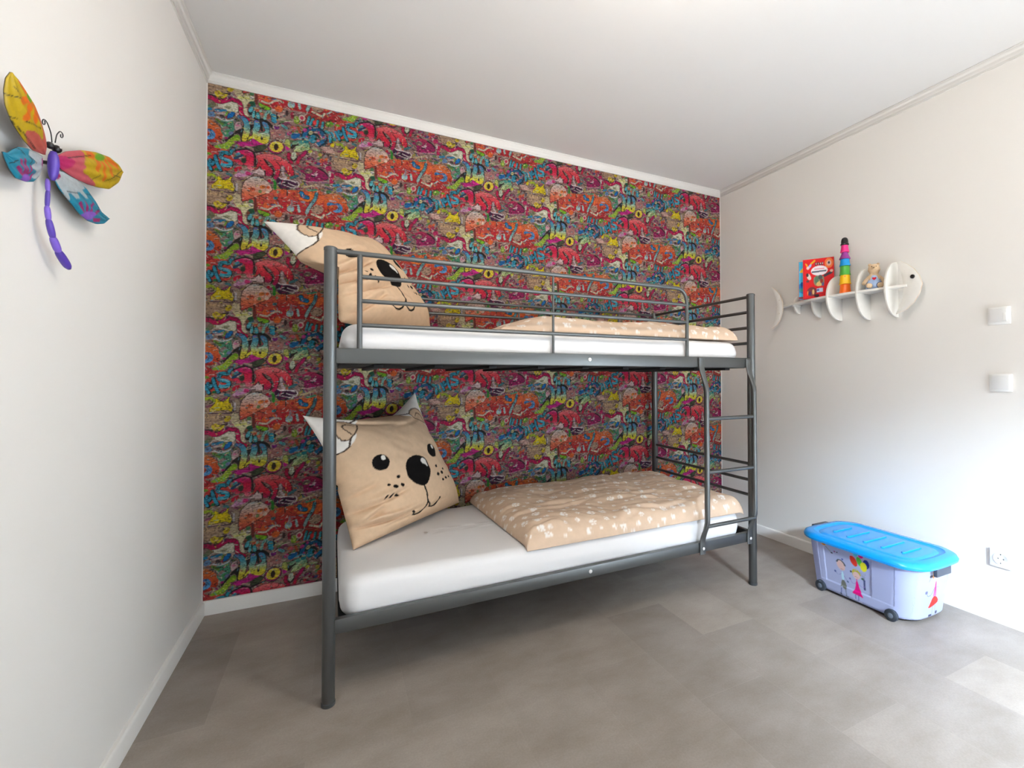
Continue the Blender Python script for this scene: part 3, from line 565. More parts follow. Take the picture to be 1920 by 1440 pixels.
(0, 0, [(30, 120, 130)], [436, 2363, 435, 2358, 431, 2354, 426, 2351, 421, 2350, 416, 2351, 413, 2353, 411, 2357, 412, 2361, 416, 2365, 421, 2368, 426, 2370, 431, 2369, 435, 2366]),
(6, 0, [(160, 170, 170)], [467, 2360, 479, 2349]),
(0, 2, [(215, 195, 10), (205, 180, 20)], [583, 2321, 587, 2334, 609, 2358, 606, 2381, 624, 2366, 646, 2363, 666, 2392, 657, 2361, 676, 2345, 672, 2308, 655, 2324, 624, 2320, 585, 2314]),
(0, 0, [(205, 185, 20)], [532, 2360, 549, 2385, 557, 2378, 553, 2355]),
(12, 0, [(150, 170, 40)], [568, 2375, 587, 2384, 602, 2366]),
(5, 0, [(185, 160, 140)], [557, 2358, 589, 2365]),
(0, 0, [(200, 180, 40)], [588, 2245, 609, 2261, 618, 2248, 647, 2251, 638, 2230, 616, 2219, 599, 2225]),
(0, 0, [(195, 170, 30)], [669, 2280, 667, 2273, 664, 2268, 659, 2264, 653, 2263, 647, 2264, 644, 2269, 642, 2275, 644, 2281, 647, 2287, 652, 2291, 658, 2292, 664, 2291, 667, 2286]),
(0, 0, [(140, 115, 20)], [662, 2279, 662, 2277, 660, 2275, 659, 2274, 657, 2273, 655, 2274, 654, 2275, 653, 2277, 654, 2279, 655, 2281, 657, 2282, 659, 2282, 660, 2282, 662, 2281]),
(4, 0, [(210, 170, 130)], [607, 2236, 625, 2237]),
(0, 0, [(165, 40, 75), (135, 20, 80), (165, 25, 95)], [390, 2197, 414, 2222, 438, 2239, 471, 2236, 501, 2228, 522, 2208, 533, 2179, 476, 2160, 419, 2150, 422, 2191]),
(0, 0, [(110, 95, 85)], [454, 2209, 452, 2204, 447, 2198, 439, 2195, 430, 2193, 423, 2194, 417, 2197, 415, 2201, 417, 2207, 422, 2212, 430, 2216, 439, 2217, 447, 2217, 452, 2214]),
(5, 0, [(215, 170, 180)], [451, 2192, 466, 2190, 476, 2201]),
(8, 0, [(45, 20, 35)], [482, 2231, 513, 2216, 532, 2191]),
(4, 0, [(190, 130, 150)], [419, 2149, 520, 2166]),
(4, 0, [(40, 20, 30)], [451, 2180, 472, 2191]),
(6, 0, [(80, 85, 75)], [384, 2214, 414, 2211]),
(4, 0, [(110, 60, 75)], [374, 2226, 410, 2235]),
(14, 2, [(175, 15, 65)], [346, 2280, 343, 2256, 358, 2236]),
(14, 2, [(165, 20, 95), (190, 30, 55)], [422, 2306, 408, 2284, 392, 2269, 385, 2242]),
(0, 0, [(180, 190, 165)], [380, 2276, 379, 2267, 376, 2259, 371, 2254, 366, 2253, 361, 2256, 358, 2262, 357, 2271, 358, 2280, 361, 2288, 366, 2293, 371, 2294, 376, 2291, 379, 2285]),
(6, 0, [(38, 30, 30)], [356, 2254, 368, 2243, 380, 2264]),
(0, 0, [(200, 80, 55)], [509, 2277, 508, 2271, 504, 2267, 499, 2264, 494, 2262, 489, 2264, 485, 2267, 484, 2272, 485, 2277, 488, 2281, 493, 2285, 499, 2286, 504, 2285, 508, 2281]),
(0, 0, [(200, 95, 50)], [528, 2288, 527, 2284, 525, 2281, 521, 2279, 517, 2278, 514, 2279, 511, 2281, 510, 2284, 511, 2288, 514, 2291, 517, 2293, 521, 2294, 525, 2293, 527, 2291]),
(0, 0, [(195, 50, 60)], [439, 2248, 438, 2245, 436, 2241, 432, 2239, 428, 2238, 425, 2239, 423, 2242, 422, 2245, 423, 2248, 425, 2252, 428, 2254, 432, 2255, 436, 2254, 438, 2251]),
(0, 0, [(180, 15, 55)], [505, 2255, 504, 2251, 502, 2248, 498, 2245, 494, 2245, 491, 2245, 489, 2248, 488, 2251, 488, 2255, 491, 2258, 494, 2260, 498, 2261, 502, 2260, 504, 2258]),
(0, 0, [(70, 70, 120)], [488, 2256, 487, 2252, 485, 2250, 481, 2247, 478, 2247, 475, 2248, 473, 2250, 472, 2253, 473, 2256, 475, 2259, 478, 2261, 481, 2261, 485, 2261, 487, 2259]),
(0, 0, [(170, 30, 85)], [543, 2243, 542, 2237, 538, 2231, 531, 2227, 525, 2226, 519, 2228, 514, 2231, 513, 2237, 514, 2243, 518, 2249, 525, 2253, 531, 2254, 537, 2253, 542, 2249]),
(0, 0, [(160, 20, 90)], [473, 2258, 473, 2255, 471, 2253, 469, 2251, 466, 2251, 463, 2251, 462, 2253, 461, 2255, 462, 2258, 463, 2260, 466, 2262, 469, 2262, 471, 2262, 473, 2260]),
(0, 0, [(175, 180, 60)], [452, 2314, 451, 2310, 448, 2307, 444, 2304, 440, 2303, 436, 2304, 434, 2307, 433, 2310, 434, 2314, 436, 2318, 440, 2320, 444, 2321, 448, 2320, 451, 2318]),
(0, 0, [(165, 150, 60)], [498, 2305, 497, 2301, 494, 2297, 490, 2294, 485, 2293, 481, 2294, 478, 2297, 477, 2301, 478, 2305, 481, 2309, 485, 2312, 490, 2313, 494, 2312, 497, 2309]),
(0, 0, [(140, 25, 60)], [457, 2261, 456, 2259, 455, 2256, 452, 2255, 449, 2254, 447, 2255, 445, 2256, 445, 2259, 445, 2261, 447, 2264, 449, 2265, 452, 2266, 455, 2265, 456, 2264]),
(18, 0, [(175, 15, 75)], [547, 2208, 543, 2171]),
(8, 0, [(165, 175, 125)], [452, 2329, 483, 2326]),
(9, 0, [(140, 110, 100)], [459, 2316, 471, 2311]),
(0, 0, [(195, 155, 145)], [485, 2348, 513, 2358, 570, 2332, 523, 2320]),
(0, 0, [(200, 190, 185)], [541, 2209, 541, 2204, 539, 2199, 536, 2197, 533, 2196, 530, 2198, 528, 2202, 528, 2207, 528, 2212, 530, 2216, 533, 2219, 536, 2220, 539, 2218, 541, 2214]),
(0, 0, [(80, 85, 110)], [544, 2298, 543, 2293, 542, 2288, 540, 2286, 537, 2285, 535, 2287, 533, 2291, 533, 2296, 533, 2301, 535, 2306, 537, 2308, 539, 2309, 542, 2307, 543, 2303]),
(14, 0, [(25, 25, 25)], [734, 2180, 755, 2156, 780, 2159, 810, 2153, 829, 2134]),
(10, 0, [(40, 28, 30)], [853, 2203, 853, 2176]),
(16, 3, [(85, 170, 185)], [743, 2206, 738, 2190]),
(12, 2, [(90, 180, 190)], [754, 2186, 749, 2163]),
(14, 3, [(70, 165, 175)], [770, 2181, 772, 2164]),
(6, 0, [(25, 50, 35)], [759, 2194, 761, 2160]),
(12, 0, [(120, 180, 170)], [799, 2166, 806, 2195, 817, 2210, 827, 2196]),
(0, 0, [(165, 80, 60)], [823, 2181, 822, 2174, 820, 2168, 817, 2165, 813, 2164, 810, 2167, 808, 2171, 808, 2178, 808, 2184, 810, 2190, 813, 2194, 817, 2194, 820, 2192, 822, 2187]),
(22, 2, [(50, 150, 180)], [838, 2188, 840, 2164]),
(14, 0, [(85, 160, 165)], [879, 2148, 893, 2140]),
(12, 0, [(170, 160, 130)], [862, 2177, 886, 2184]),
(8, 0, [(195, 165, 155)], [857, 2197, 881, 2209]),
(0, 0, [(60, 40, 40)], [903, 2220, 902, 2213, 900, 2208, 897, 2204, 894, 2204, 891, 2206, 889, 2211, 888, 2218, 889, 2224, 891, 2230, 894, 2233, 897, 2234, 900, 2232, 902, 2227]),
(0, 0, [(150, 35, 60)], [929, 2215, 928, 2207, 926, 2200, 922, 2196, 917, 2195, 914, 2198, 911, 2204, 910, 2211, 911, 2219, 913, 2226, 917, 2230, 922, 2231, 926, 2228, 928, 2222]),
(0, 0, [(115, 30, 120)], [863, 2135, 862, 2130, 858, 2126, 853, 2123, 848, 2122, 843, 2123, 839, 2126, 838, 2131, 839, 2135, 843, 2140, 848, 2142, 853, 2143, 858, 2142, 862, 2139]),
(0, 0, [(20, 90, 60)], [759, 2231, 758, 2226, 754, 2221, 749, 2217, 743, 2216, 737, 2217, 733, 2221, 732, 2226, 733, 2232, 737, 2237, 742, 2240, 749, 2241, 754, 2240, 758, 2236]),
(0, 0, [(130, 70, 50)], [740, 2218, 739, 2214, 737, 2210, 734, 2208, 730, 2207, 727, 2208, 725, 2211, 724, 2215, 725, 2219, 727, 2222, 730, 2225, 734, 2225, 737, 2224, 739, 2221]),
(0, 0, [(200, 90, 60)], [778, 2202, 777, 2199, 774, 2196, 771, 2194, 767, 2193, 763, 2194, 760, 2196, 759, 2199, 760, 2202, 763, 2205, 767, 2208, 771, 2208, 774, 2208, 777, 2205]),
(0, 0, [(200, 80, 50)], [793, 2188, 792, 2184, 790, 2181, 787, 2179, 783, 2179, 780, 2180, 778, 2182, 777, 2185, 778, 2188, 780, 2191, 783, 2193, 787, 2194, 790, 2193, 792, 2191]),
(0, 0, [(130, 175, 160)], [789, 2202, 788, 2199, 786, 2196, 784, 2194, 781, 2194, 778, 2195, 777, 2197, 776, 2200, 777, 2203, 778, 2205, 781, 2207, 784, 2208, 786, 2207, 788, 2205]),
(12, 0, [(40, 125, 40)], [278, 2132, 287, 2117, 286, 2087]),
(0, 0, [(170, 25, 40)], [268, 2125, 268, 2122, 266, 2119, 263, 2117, 259, 2116, 256, 2117, 254, 2119, 253, 2122, 254, 2126, 256, 2129, 259, 2131, 262, 2132, 266, 2131, 268, 2128]),
(0, 0, [(200, 90, 105)], [938, 2147, 937, 2143, 935, 2140, 931, 2137, 928, 2137, 924, 2138, 922, 2141, 921, 2145, 922, 2149, 924, 2152, 927, 2155, 931, 2155, 935, 2154, 937, 2151]),
(13, 0, [(160, 75, 50)], [946, 2157, 954, 2135]),
(4, 0, [(200, 170, 165)], [886, 2172, 922, 2180]),
(4, 0, [(90, 70, 70)], [876, 2160, 915, 2164]),
(8, 0, [(90, 85, 120)], [514, 2135, 546, 2127]),
(0, 0, [(95, 125, 165)], [589, 2134, 588, 2129, 585, 2124, 580, 2121, 575, 2120, 570, 2122, 567, 2125, 566, 2130, 567, 2136, 570, 2140, 575, 2143, 580, 2144, 585, 2143, 588, 2139]),
(0, 0, [(60, 110, 60)], [543, 2117, 542, 2113, 538, 2109, 532, 2106, 525, 2105, 519, 2106, 515, 2108, 514, 2111, 515, 2115, 519, 2119, 525, 2122, 532, 2123, 538, 2122, 542, 2120]),
(0, 0, [(190, 170, 170)], [519, 2110, 518, 2107, 517, 2105, 515, 2104, 513, 2103, 511, 2104, 509, 2106, 509, 2108, 509, 2111, 511, 2113, 513, 2114, 515, 2115, 517, 2114, 518, 2112]),
(11, 0, [(175, 155, 120)], [407, 2116, 468, 2139]),
(2, 0, [(90, 70, 60)], [435, 2140, 464, 2140]),
(6, 0, [(110, 85, 115)], [497, 2158, 528, 2159]),
]
PXW = 1.4
cv = Canvas(0, 0, 560, 540.4, PXW, (140, 112, 104), lattice=(400, 193, 386))
rs = np.random.RandomState(3)
pal = [(120, 92, 88), (165, 140, 125), (95, 70, 75), (150, 60, 75), (60, 110, 115), (150, 140, 60), (60, 50, 50), (180, 160, 150), (130, 40, 90), (170, 90, 60), (90, 120, 70)]
for k in range(520):      # faded older tags under the main ones
    a, b_ = rs.rand()*560, rs.rand()*540; L_ = 8+rs.rand()*34; an = rs.randn()*.5
    cv.line([(a, b_), (a+L_*.5*math.cos(an), b_+L_*.5*math.sin(an)+rs.randn()*6), (a+L_*math.cos(an), b_+L_*math.sin(an))], 3+rs.rand()*9, pal[rs.randint(len(pal))])
for k in range(150):
    a, b_ = rs.rand()*560, rs.rand()*540; r_ = 5+rs.rand()*12; t0 = rs.rand()*6
    cv.line([(a+r_*math.cos(t0+q), b_+r_*.7*math.sin(t0+q)) for q in np.linspace(0, 2+rs.rand()*3, 8)], 2.5+rs.rand()*3, [(40, 34, 36), (30, 95, 115), (150, 30, 70), (185, 175, 160), (80, 110, 50)][rs.randint(5)])
for w_, o_, cols, v_ in MOTIFS:
    pts = list(zip(v_[0::2], v_[1::2]))
    if w_ == 0: cv.poly(pts, *cols, o=o_)
    else: cv.line(pts, w_, *cols, o=o_)
# thin spray marks and drips over the whole print
for k in range(1100):
    a, b_ = rs.rand()*560, rs.rand()*540; L_ = 4+rs.rand()*16; an = rs.choice([0, 0, .2, 1.5, -.9])+rs.randn()*.2
    c_ = [(40, 32, 34), (200, 190, 175), (60, 45, 45), (180, 60, 90), (90, 160, 170), (205, 190, 80)][rs.choice(6, p=[.4, .2, .2, .08, .07, .05])]
    cv.line([(a, b_), (a+L_*.6*math.cos(an)+rs.randn()*2, b_+L_*.6*math.sin(an)), (a+L_*math.cos(an), b_+L_*math.sin(an))], 1.3+rs.rand()*1.6, c_)
for k in range(110):      # loose black marker loops
    a, b_ = rs.rand()*560, rs.rand()*540; r_ = 4+rs.rand()*10; t0 = rs.rand()*6
    cv.line([(a+r_*math.cos(t0+q)+q*2, b_+r_*.6*math.sin(t0+q)) for q in np.linspace(0, 2+rs.rand()*3, 8)], 1.6+rs.rand()*1.8, (34, 28, 30))
a_ = cv.a; cv.a = a_*.7 + .075*(np.roll(a_, 1, 1)+np.roll(a_, -1, 1)) + .075*(np.roll(a_, 1, 0)+np.roll(a_, -1, 0))

def wallpaper_material():
    m = attr_mat('graffiti_wallpaper', rough=.75, scale=WP_SCALE, spec=.25)
    n = m.node_tree.nodes; l = m.node_tree.links; b = n['Principled BSDF']; src = b.inputs['Base Color'].links[0].from_socket
    tc = n.new('ShaderNodeTexCoord'); sp = n.new('ShaderNodeSeparateXYZ'); cb = n.new('ShaderNodeCombineXYZ')
    l.new(tc.outputs['Object'], sp.inputs[0]); l.new(sp.outputs['X'], cb.inputs['X']); l.new(sp.outputs['Z'], cb.inputs['Y'])
    br = n.new('ShaderNodeTexBrick'); br.inputs['Scale'].default_value = 1; br.inputs['Brick Width'].default_value = .07; br.inputs['Row Height'].default_value = .0225
    br.inputs['Mortar Size'].default_value = .0012; br.inputs['Color1'].default_value = (1, 1, 1, 1); br.inputs['Color2'].default_value = (.88, .88, .88, 1); br.inputs['Mortar'].default_value = (.74, .70, .69, 1)
    l.new(cb.outputs[0], br.inputs['Vector'])
    no = n.new('ShaderNodeTexNoise'); no.inputs['Scale'].default_value = 150; no.inputs['Detail'].default_value = 3; mpn = n.new('ShaderNodeMapping'); mpn.inputs['Scale'].default_value = (.6, 1, 1.2)
    l.new(tc.outputs['Object'], mpn.inputs[0]); l.new(mpn.outputs[0], no.inputs['Vector'])
    mr = n.new('ShaderNodeMapRange'); mr.inputs['From Min'].default_value = .3; mr.inputs['From Max'].default_value = .7; mr.inputs['To Min'].default_value = .58; mr.inputs['To Max'].default_value = 1.34
    l.new(no.outputs['Fac'], mr.inputs[0])
    m1 = n.new('ShaderNodeVectorMath'); m1.operation = 'MULTIPLY'; l.new(src, m1.inputs[0]); l.new(br.outputs['Color'], m1.inputs[1])
    m2 = n.new('ShaderNodeVectorMath'); m2.operation = 'SCALE'; l.new(m1.outputs[0], m2.inputs[0]); l.new(mr.outputs[0], m2.inputs['Scale'])
    l.new(m2.outputs[0], b.inputs['Base Color']); return m
WP_SCALE = 0.80
M_paper = wallpaper_material()
PZ0, PZ1 = .064, 2.554
xs_edges = [.005] + [.209+.28+.56*k-.56*0 for k in range(0, 5)] + [W-.006]
for k in range(len(xs_edges)-1):
    xa, xb = xs_edges[k], xs_edges[k+1]
    nu, nv = int((xb-xa)/.0026)+1, int((PZ1-PZ0)/.0026)+1
    X_, Z_ = np.meshgrid(np.linspace(xa, xb, nu), np.linspace(PZ0, PZ1, nv), indexing='ij')
    V = np.stack([X_, np.full_like(X_, -.0012), Z_], -1).reshape(-1, 3)
    cols = cv.sample(X_*1000, Z_*1000).reshape(-1, 3)
    np_mesh('wallpaper', V, grid_faces(nu, nv), M_paper, wall_back, cols, smooth=False)

# ------------------------------------------------------------------ globe lamp added above the view to brighten ceiling and walls
lamp = tag(empty('added_globe_lamp', (1.40, -1.95, H)), 'added white globe lamp, unseen above the view, that brightens the room', 'lamp')
MB().lathe([(.001, 0), (.05, 0), (.05, -.02), (.02, -.035), (.001, -.035)]).build('canopy', M_trim, lamp)
MB().tube([(0, 0, -.03), (0, 0, -.2)], .004).build('cord', M_trim, lamp)
em = bpy.data.materials.new('glowing_fill_globe'); em.use_nodes = True; b = em.node_tree.nodes['Principled BSDF']
b.inputs['Base Color'].default_value = (.9, .88, .85, 1); b.inputs['Emission Color'].default_value = (1.0, .89, .77, 1); b.inputs['Emission Strength'].default_value = FILL_LAMP_POWER
MB().ball((0, 0, -.27), .16, 28).build('globe', em, lamp, smooth=180)

# ------------------------------------------------------------------ bunk bed
M_steel = mat('grey_painted_steel', (98, 100, 100), rough=.38, metal=.75, spec=.5)
M_dark = mat('dark_bed_base_fabric', (30, 30, 32), rough=.9)
M_bolt = mat('bright_zinc_bolt', (225, 225, 225), rough=.35, metal=.3)
M_glint = mat('pale_head_glint', (225, 222, 215), rough=.4)
BL, BW, BH = 2.064, 0.835, 1.582          # post centres, length and width; height
bed = tag(empty('bunk_bed', (.5552, -.9258, 0), math.atan2(.0209, BL)),
          'grey metal bunk bed with guard rails and ladder standing along the graffiti wallpaper', 'bunk bed')
for x, y in ((0, 0), (BL, 0), (0, BW), (BL, BW)):
    p = MB().lathe([(.0185, 0), (.021, .004), (.021, BH-.012), (.0222, BH-.012), (.0222, BH-.004), (.018, BH)], (x, y, 0), 28).build('post', M_steel, bed)
    MB().lathe([(.0215, 0), (.0225, .002), (.0225, .012), (.0212, .013)], (x, y, 0), 24).build('foot_cap', mat('dark_rubber', (60, 62, 62), rough=.7), p)
def bar(name, a, b_, r, parent=bed, seg=12): return MB().tube([a, b_], r, seg).build(name, M_steel, parent)
RU, RL = (1.176, 1.229), (.240, .290)
# long side rails: a flat tube with a folded lip on the top
for y, s in ((0, 1), (BW, -1)):
    for z0_, z1_ in (RU, RL):
        o = MB().box((.018, y-.013, z0_), (BL-.018, y+.013, z1_), .003, 2).build('side_rail', M_steel, bed, smooth=30)
        if y == 0:
            MB().lathe([(.001, 0), (.006, .0), (.0085, .002), (.0085, .004)], (1.036, -.0175, (z0_+z1_)/2+.002), 16, 'y').build('bolt', M_bolt, o)
# angle irons carrying the bed base, and the base itself
for z0_, z1_ in (RU, RL):
    MB().box((.03, .014, z0_-.002), (BL-.03, BW-.014, z0_+.012), .003).build('mattress_base', M_dark, bed, smooth=30)
    for x in np.linspace(.16, BL-.16, 9):
        MB().box((x-.017, .016, z0_-.014), (x+.017, BW-.016, z0_-.003), .002).build('slat', M_dark, bed, smooth=30)
# end frames: two cross rails and seven bars each
for x in (0, BL):
    for z0_, z1_ in (RU, RL):
        MB().box((x-.011, .018, z0_+.004), (x+.011, BW-.018, z1_-.004), .003).build('end_rail', M_steel, bed, smooth=30)
    for z in (1.567, 1.483, 1.397, 1.312): bar('end_bar', (x, .015, z), (x, BW-.015, z), .0085)
    for z in (.650, .562, .480): bar('end_bar', (x, .015, z), (x, BW-.015, z), .0085)
# front guard rail
arc = [(.015, 0, 1.569), (1.5, 0, 1.569)] + [(1.545+.065*math.sin(t), 0, 1.504+.065*math.cos(t)) for t in np.linspace(0, PI/2, 8)] + [(1.610, 0, 1.43), (1.610, 0, 1.225)]
MB().tube(arc, .0092, 14).build('guard_rail_top_tube', M_steel, bed)
bar('guard_rail_upright', (.094, 0, 1.565), (.094, 0, 1.225), .0092)
bar('guard_rail_upright', (.862, 0, 1.565), (.862, 0, 1.225), .0055)
for z in (1.487, 1.400, 1.313): bar('guard_rail_bar', (.094, 0, z), (1.608, 0, z+.002), .0078)
# back guard rail
for z in (1.565, 1.487): bar('back_guard_bar', (.015, BW, z), (BL-.015, BW, z), .0075)
for x in (.30, 1.03, 1.76): bar('back_guard_upright', (x, BW, 1.57), (x, BW, 1.22), .006)
# ladder: two stringers bowed outwards, three round rungs, flattened bolted ends
lad = MB()
def stringer(x):
    P_ = []; zt, zb = 1.222, .232
    for z in np.linspace(zt, zb, 60):
        f1 = min(1, max(0, (RU[0]+.015-z)/.14)); f2 = min(1, max(0, (z-RL[1])/.12)); k = lambda q: q*q*(3-2*q)
        off = .018+.034*min(k(f1), k(f2)); flat = 1-min(k(f1), k(f2))
        P_.append((x, -off, z, .0125+.006*flat, .0125-.0085*flat))
    V = []; seg = 16
    for px, py, pz, rx, ry in P_:
        for j in range(seg):
            t = 2*PI*j/seg; V.append((px+rx*math.copysign(abs(math.cos(t))**.8, math.cos(t)), py+ry*math.copysign(abs(math.sin(t))**.8, math.sin(t)), pz))
    k = len(P_); F = [(i*seg+j, i*seg+(j+1) % seg, (i+1)*seg+(j+1) % seg, (i+1)*seg+j) for i in range(k-1) for j in range(seg)]
    F += [tuple(range(seg)), tuple((k-1)*seg+j for j in range(seg))]
    o = MB().add(V, F).build('ladder_side', M_steel, bed)
    MB().lathe([(.001, 0), (.005, .0), (.0075, .002), (.0075, .004)], (x, -.0285, .262), 16, 'y').build('bolt', M_bolt, o)
LX = (1.688, 2.022)
for x in LX: stringer(x)
for z in (.916, .648, .380): bar('ladder_rung', (LX[0], -.050, z), (LX[1], -.050, z), .0095)
# bright rivet visible beside the lower left rail end
bpy.context.view_layer.update()
BM = bed.matrix_world.copy()
def bedw(x, y, z): return BM @ Vector((x, y, z))

# ------------------------------------------------------------------ mattresses in fitted sheets
M_sheet = mat('white_cotton_sheet', (232, 231, 232), rough=.9, spec=.15, bump=(60, .12))
def soft_block(name, lo, hi, r, seed, topvar=.006, n=(110, 60, 12), lift=None):
    """rounded mattress block in bed coordinates: a squashed superellipsoid shell with slack sheet folds"""
    lo, hi = np.array(lo), np.array(hi); c = (lo+hi)/2; h = (hi-lo)/2
    NU, NV = 220, 40; V = []
    # perimeter x profile: walk the rounded rectangle outline, several levels from bottom to top, then fill the caps
    def outline(inset, z, k=NU):
        hx, hy, rr = h[0]-inset, h[1]-inset, max(r-inset*.5, .02); pts = []
        per = [(hx-rr, -hy), (hx, -hy+rr)]
        segs = [((-hx+rr, -hy), (hx-rr, -hy)), 'c0', ((hx, -hy+rr), (hx, hy-rr)), 'c1', ((hx-rr, hy), (-hx+rr, hy)), 'c2', ((-hx, hy-rr), (-hx, -hy+rr)), 'c3']
        cc = [(hx-rr, -hy+rr, -PI/2), (hx-rr, hy-rr, 0), (-hx+rr, hy-rr, PI/2), (-hx+rr, -hy+rr, PI)]
        ns = [70, 10, 30, 10, 70, 10, 30, 10]
        for i, s_ in enumerate(segs):
            if isinstance(s_, tuple): a, b_ = np.array(s_[0]), np.array(s_[1]); pts += [tuple(a+(b_-a)*t) for t in np.linspace(0, 1, ns[i], endpoint=False)]
            else:
                q = cc[int(s_[1])]; pts += [(q[0]+rr*math.cos(q[2]+t), q[1]+rr*math.sin(q[2]+t)) for t in np.linspace(0, PI/2, ns[i], endpoint=False)]
        return pts
    rings = []; e = min(h[2]*.9, .045)
    for t in np.linspace(0, PI/2, 7): rings.append((e*(1-math.sin(t)), -h[2]+e*(1-math.cos(t))))
    for z in np.linspace(-h[2]+e, h[2]-e, 5)[1:-1]: rings.append((-.003, z))
    for t in np.linspace(0, PI/2, 8): rings.append((e*(1-math.cos(t)), h[2]-e+e*math.sin(t)))
    for k in range(1, 13): rings.append((e+(min(h[0], h[1])-e)*k/12.6, h[2]))
    rows = []
    for ins, z in rings:
        o_ = np.array(outline(ins, z)); rows.append(np.column_stack([o_, np.full(len(o_), z)]))
    A = np.array(rows); X_, Y_, Z_ = A[..., 0]+c[0], A[..., 1]+c[1], A[..., 2]+c[2]
    topf = np.clip((A[..., 2]+h[2])/(2*h[2]), 0, 1)
    Z_ = Z_ + topf*(smoothnoise(X_, Y_, seed, 5)*topvar*1.5 + smoothnoise(X_, Y_, seed+1, 14)*topvar*.5)
    if lift is not None: Z_ = Z_+topf*lift(X_, Y_)
    side = 1-np.abs(topf*2-1)
    Y_ = Y_ + side*smoothnoise(X_*1.0+Z_*3, Z_*3.0, seed+2, 9)*.008*np.sign(A[..., 1])
    R_, K_ = A.shape[:2]; V = np.stack([X_, Y_, Z_], -1).reshape(-1, 3)
    V = np.concatenate([V, [[c[0], c[1], hi[2]], [c[0], c[1], lo[2]]]])
    F = [(i*K_+j, i*K_+(j+1) % K_, (i+1)*K_+(j+1) % K_, (i+1)*K_+j) for i in range(R_-1) for j in range(K_)]
    F += [((R_-1)*K_+j, (R_-1)*K_+(j+1) % K_, R_*K_) for j in range(K_)] + [((j+1) % K_, j, R_*K_+1) for j in range(K_)]
    W_ = [tuple(bedw(*v)) for v in V]
    return MB().add(W_, F).build(name, M_sheet, None, smooth=180)
lo_m = soft_block('mattress', (.035, .016, .254), (2.005, .812, .402), .07, 11, lift=lambda X, Y: .006*np.exp(-((X-.1)/.2)**2))
tag(lo_m, 'white sheeted mattress on the lower bunk under the paw print duvet', 'mattress', 'mattresses of the bunk bed')
up_m = soft_block('mattress', (.035, .016, 1.190), (2.005, .812, 1.316), .07, 21, lift=lambda X, Y: .010*np.exp(-((X-.12)/.12)**2))
tag(up_m, 'white sheeted mattress on the upper bunk behind the guard rail', 'mattress', 'mattresses of the bunk bed')

# ------------------------------------------------------------------ dog-face pillows
BEIGE = (206, 176, 146); INK = (14, 12, 12); WHITE = (236, 232, 226)
def dog_canvas():
    dv, kx = -.165, 1.0
    c = Canvas(0, 0, 1, 1, 1/420, BEIGE)
    for s_ in (0, 1):      # ears in the two upper corners
        m_ = (lambda x: x) if s_ == 0 else (lambda x: 1-x)
        c.poly([(m_(-.05), 1.05), (m_(.30), 1.05), (m_(.255), .955), (m_(.20), .90), (m_(.165), .865), (m_(.13), .79), (m_(.06), .73), (m_(-.05), .70)], WHITE, smooth=1)
        c.line([(m_(.30), 1.02), (m_(.25), .965), (m_(.155), .925), (m_(.165), .86), (m_(.10), .80), (m_(.07), .73), (m_(-.02), .71)], .010, (60, 45, 35))
        c.poly([(m_(.07), .78), (m_(.16), .85), (m_(.22), .93), (m_(.16), .96), (m_(.09), .93), (m_(.05), .86)], (206, 176, 146), o=.008, oc=(70, 52, 42))
        c.line([(m_(.12), .83), (m_(.10), .89), (m_(.14), .92), (m_(.18), .90)], .008, (70, 52, 42))
    N_ = lambda pts: [(x-.012, .43+(y-.56)*1.03) for x, y in pts]
    F_ = lambda pts: [(x-.015, .088+(y-.165)*.80) for x, y in pts]
    for x in (.215, .725):
        c.dot(x, .57, .060, .062, INK); c.dot(x+.022, .60, .016, .020, (225, 222, 215))
    c.poly(N_([(.385, .60), (.41, .655), (.47, .685), (.54, .685), (.605, .65), (.63, .59), (.62, .52), (.57, .455), (.52, .43), (.47, .445), (.41, .50), (.385, .55)]), INK)
    c.poly(N_([(.545, .64), (.575, .655), (.605, .63), (.612, .585), (.605, .57), (.585, .60), (.555, .61)]), (220, 217, 212))
    c.line(F_([(.515, .44), (.52, .36), (.515, .29), (.515, .25)]), .014, INK)
    c.line(F_([(.52, .27), (.50, .20), (.45, .165), (.40, .175), (.385, .205)]), .015, INK); c.line(F_([(.385, .205), (.386, .207)]), .026, INK)
    c.line(F_([(.515, .27), (.54, .205), (.58, .18), (.63, .20), (.655, .245)]), .015, INK); c.line(F_([(.655, .245), (.655, .247)]), .020, INK)
    for x, y, r_ in ((.300, .43, .014), (.215, .39, .011), (.25, .362, .016), (.305, .358, .016), (.175, .305, .011), (.225, .305, .013), (.27, .298, .012)):
        c.line([(x, y), (x+.001, y)], r_*2, INK); c.line([(1.0-x, y), (1.001-x, y)], r_*2, INK)
    return c
DOG = dog_canvas()
M_pillow = attr_mat('dog_pillow_cotton', rough=.9, fine=(40, .05), spec=.15, bump=(26, .25))
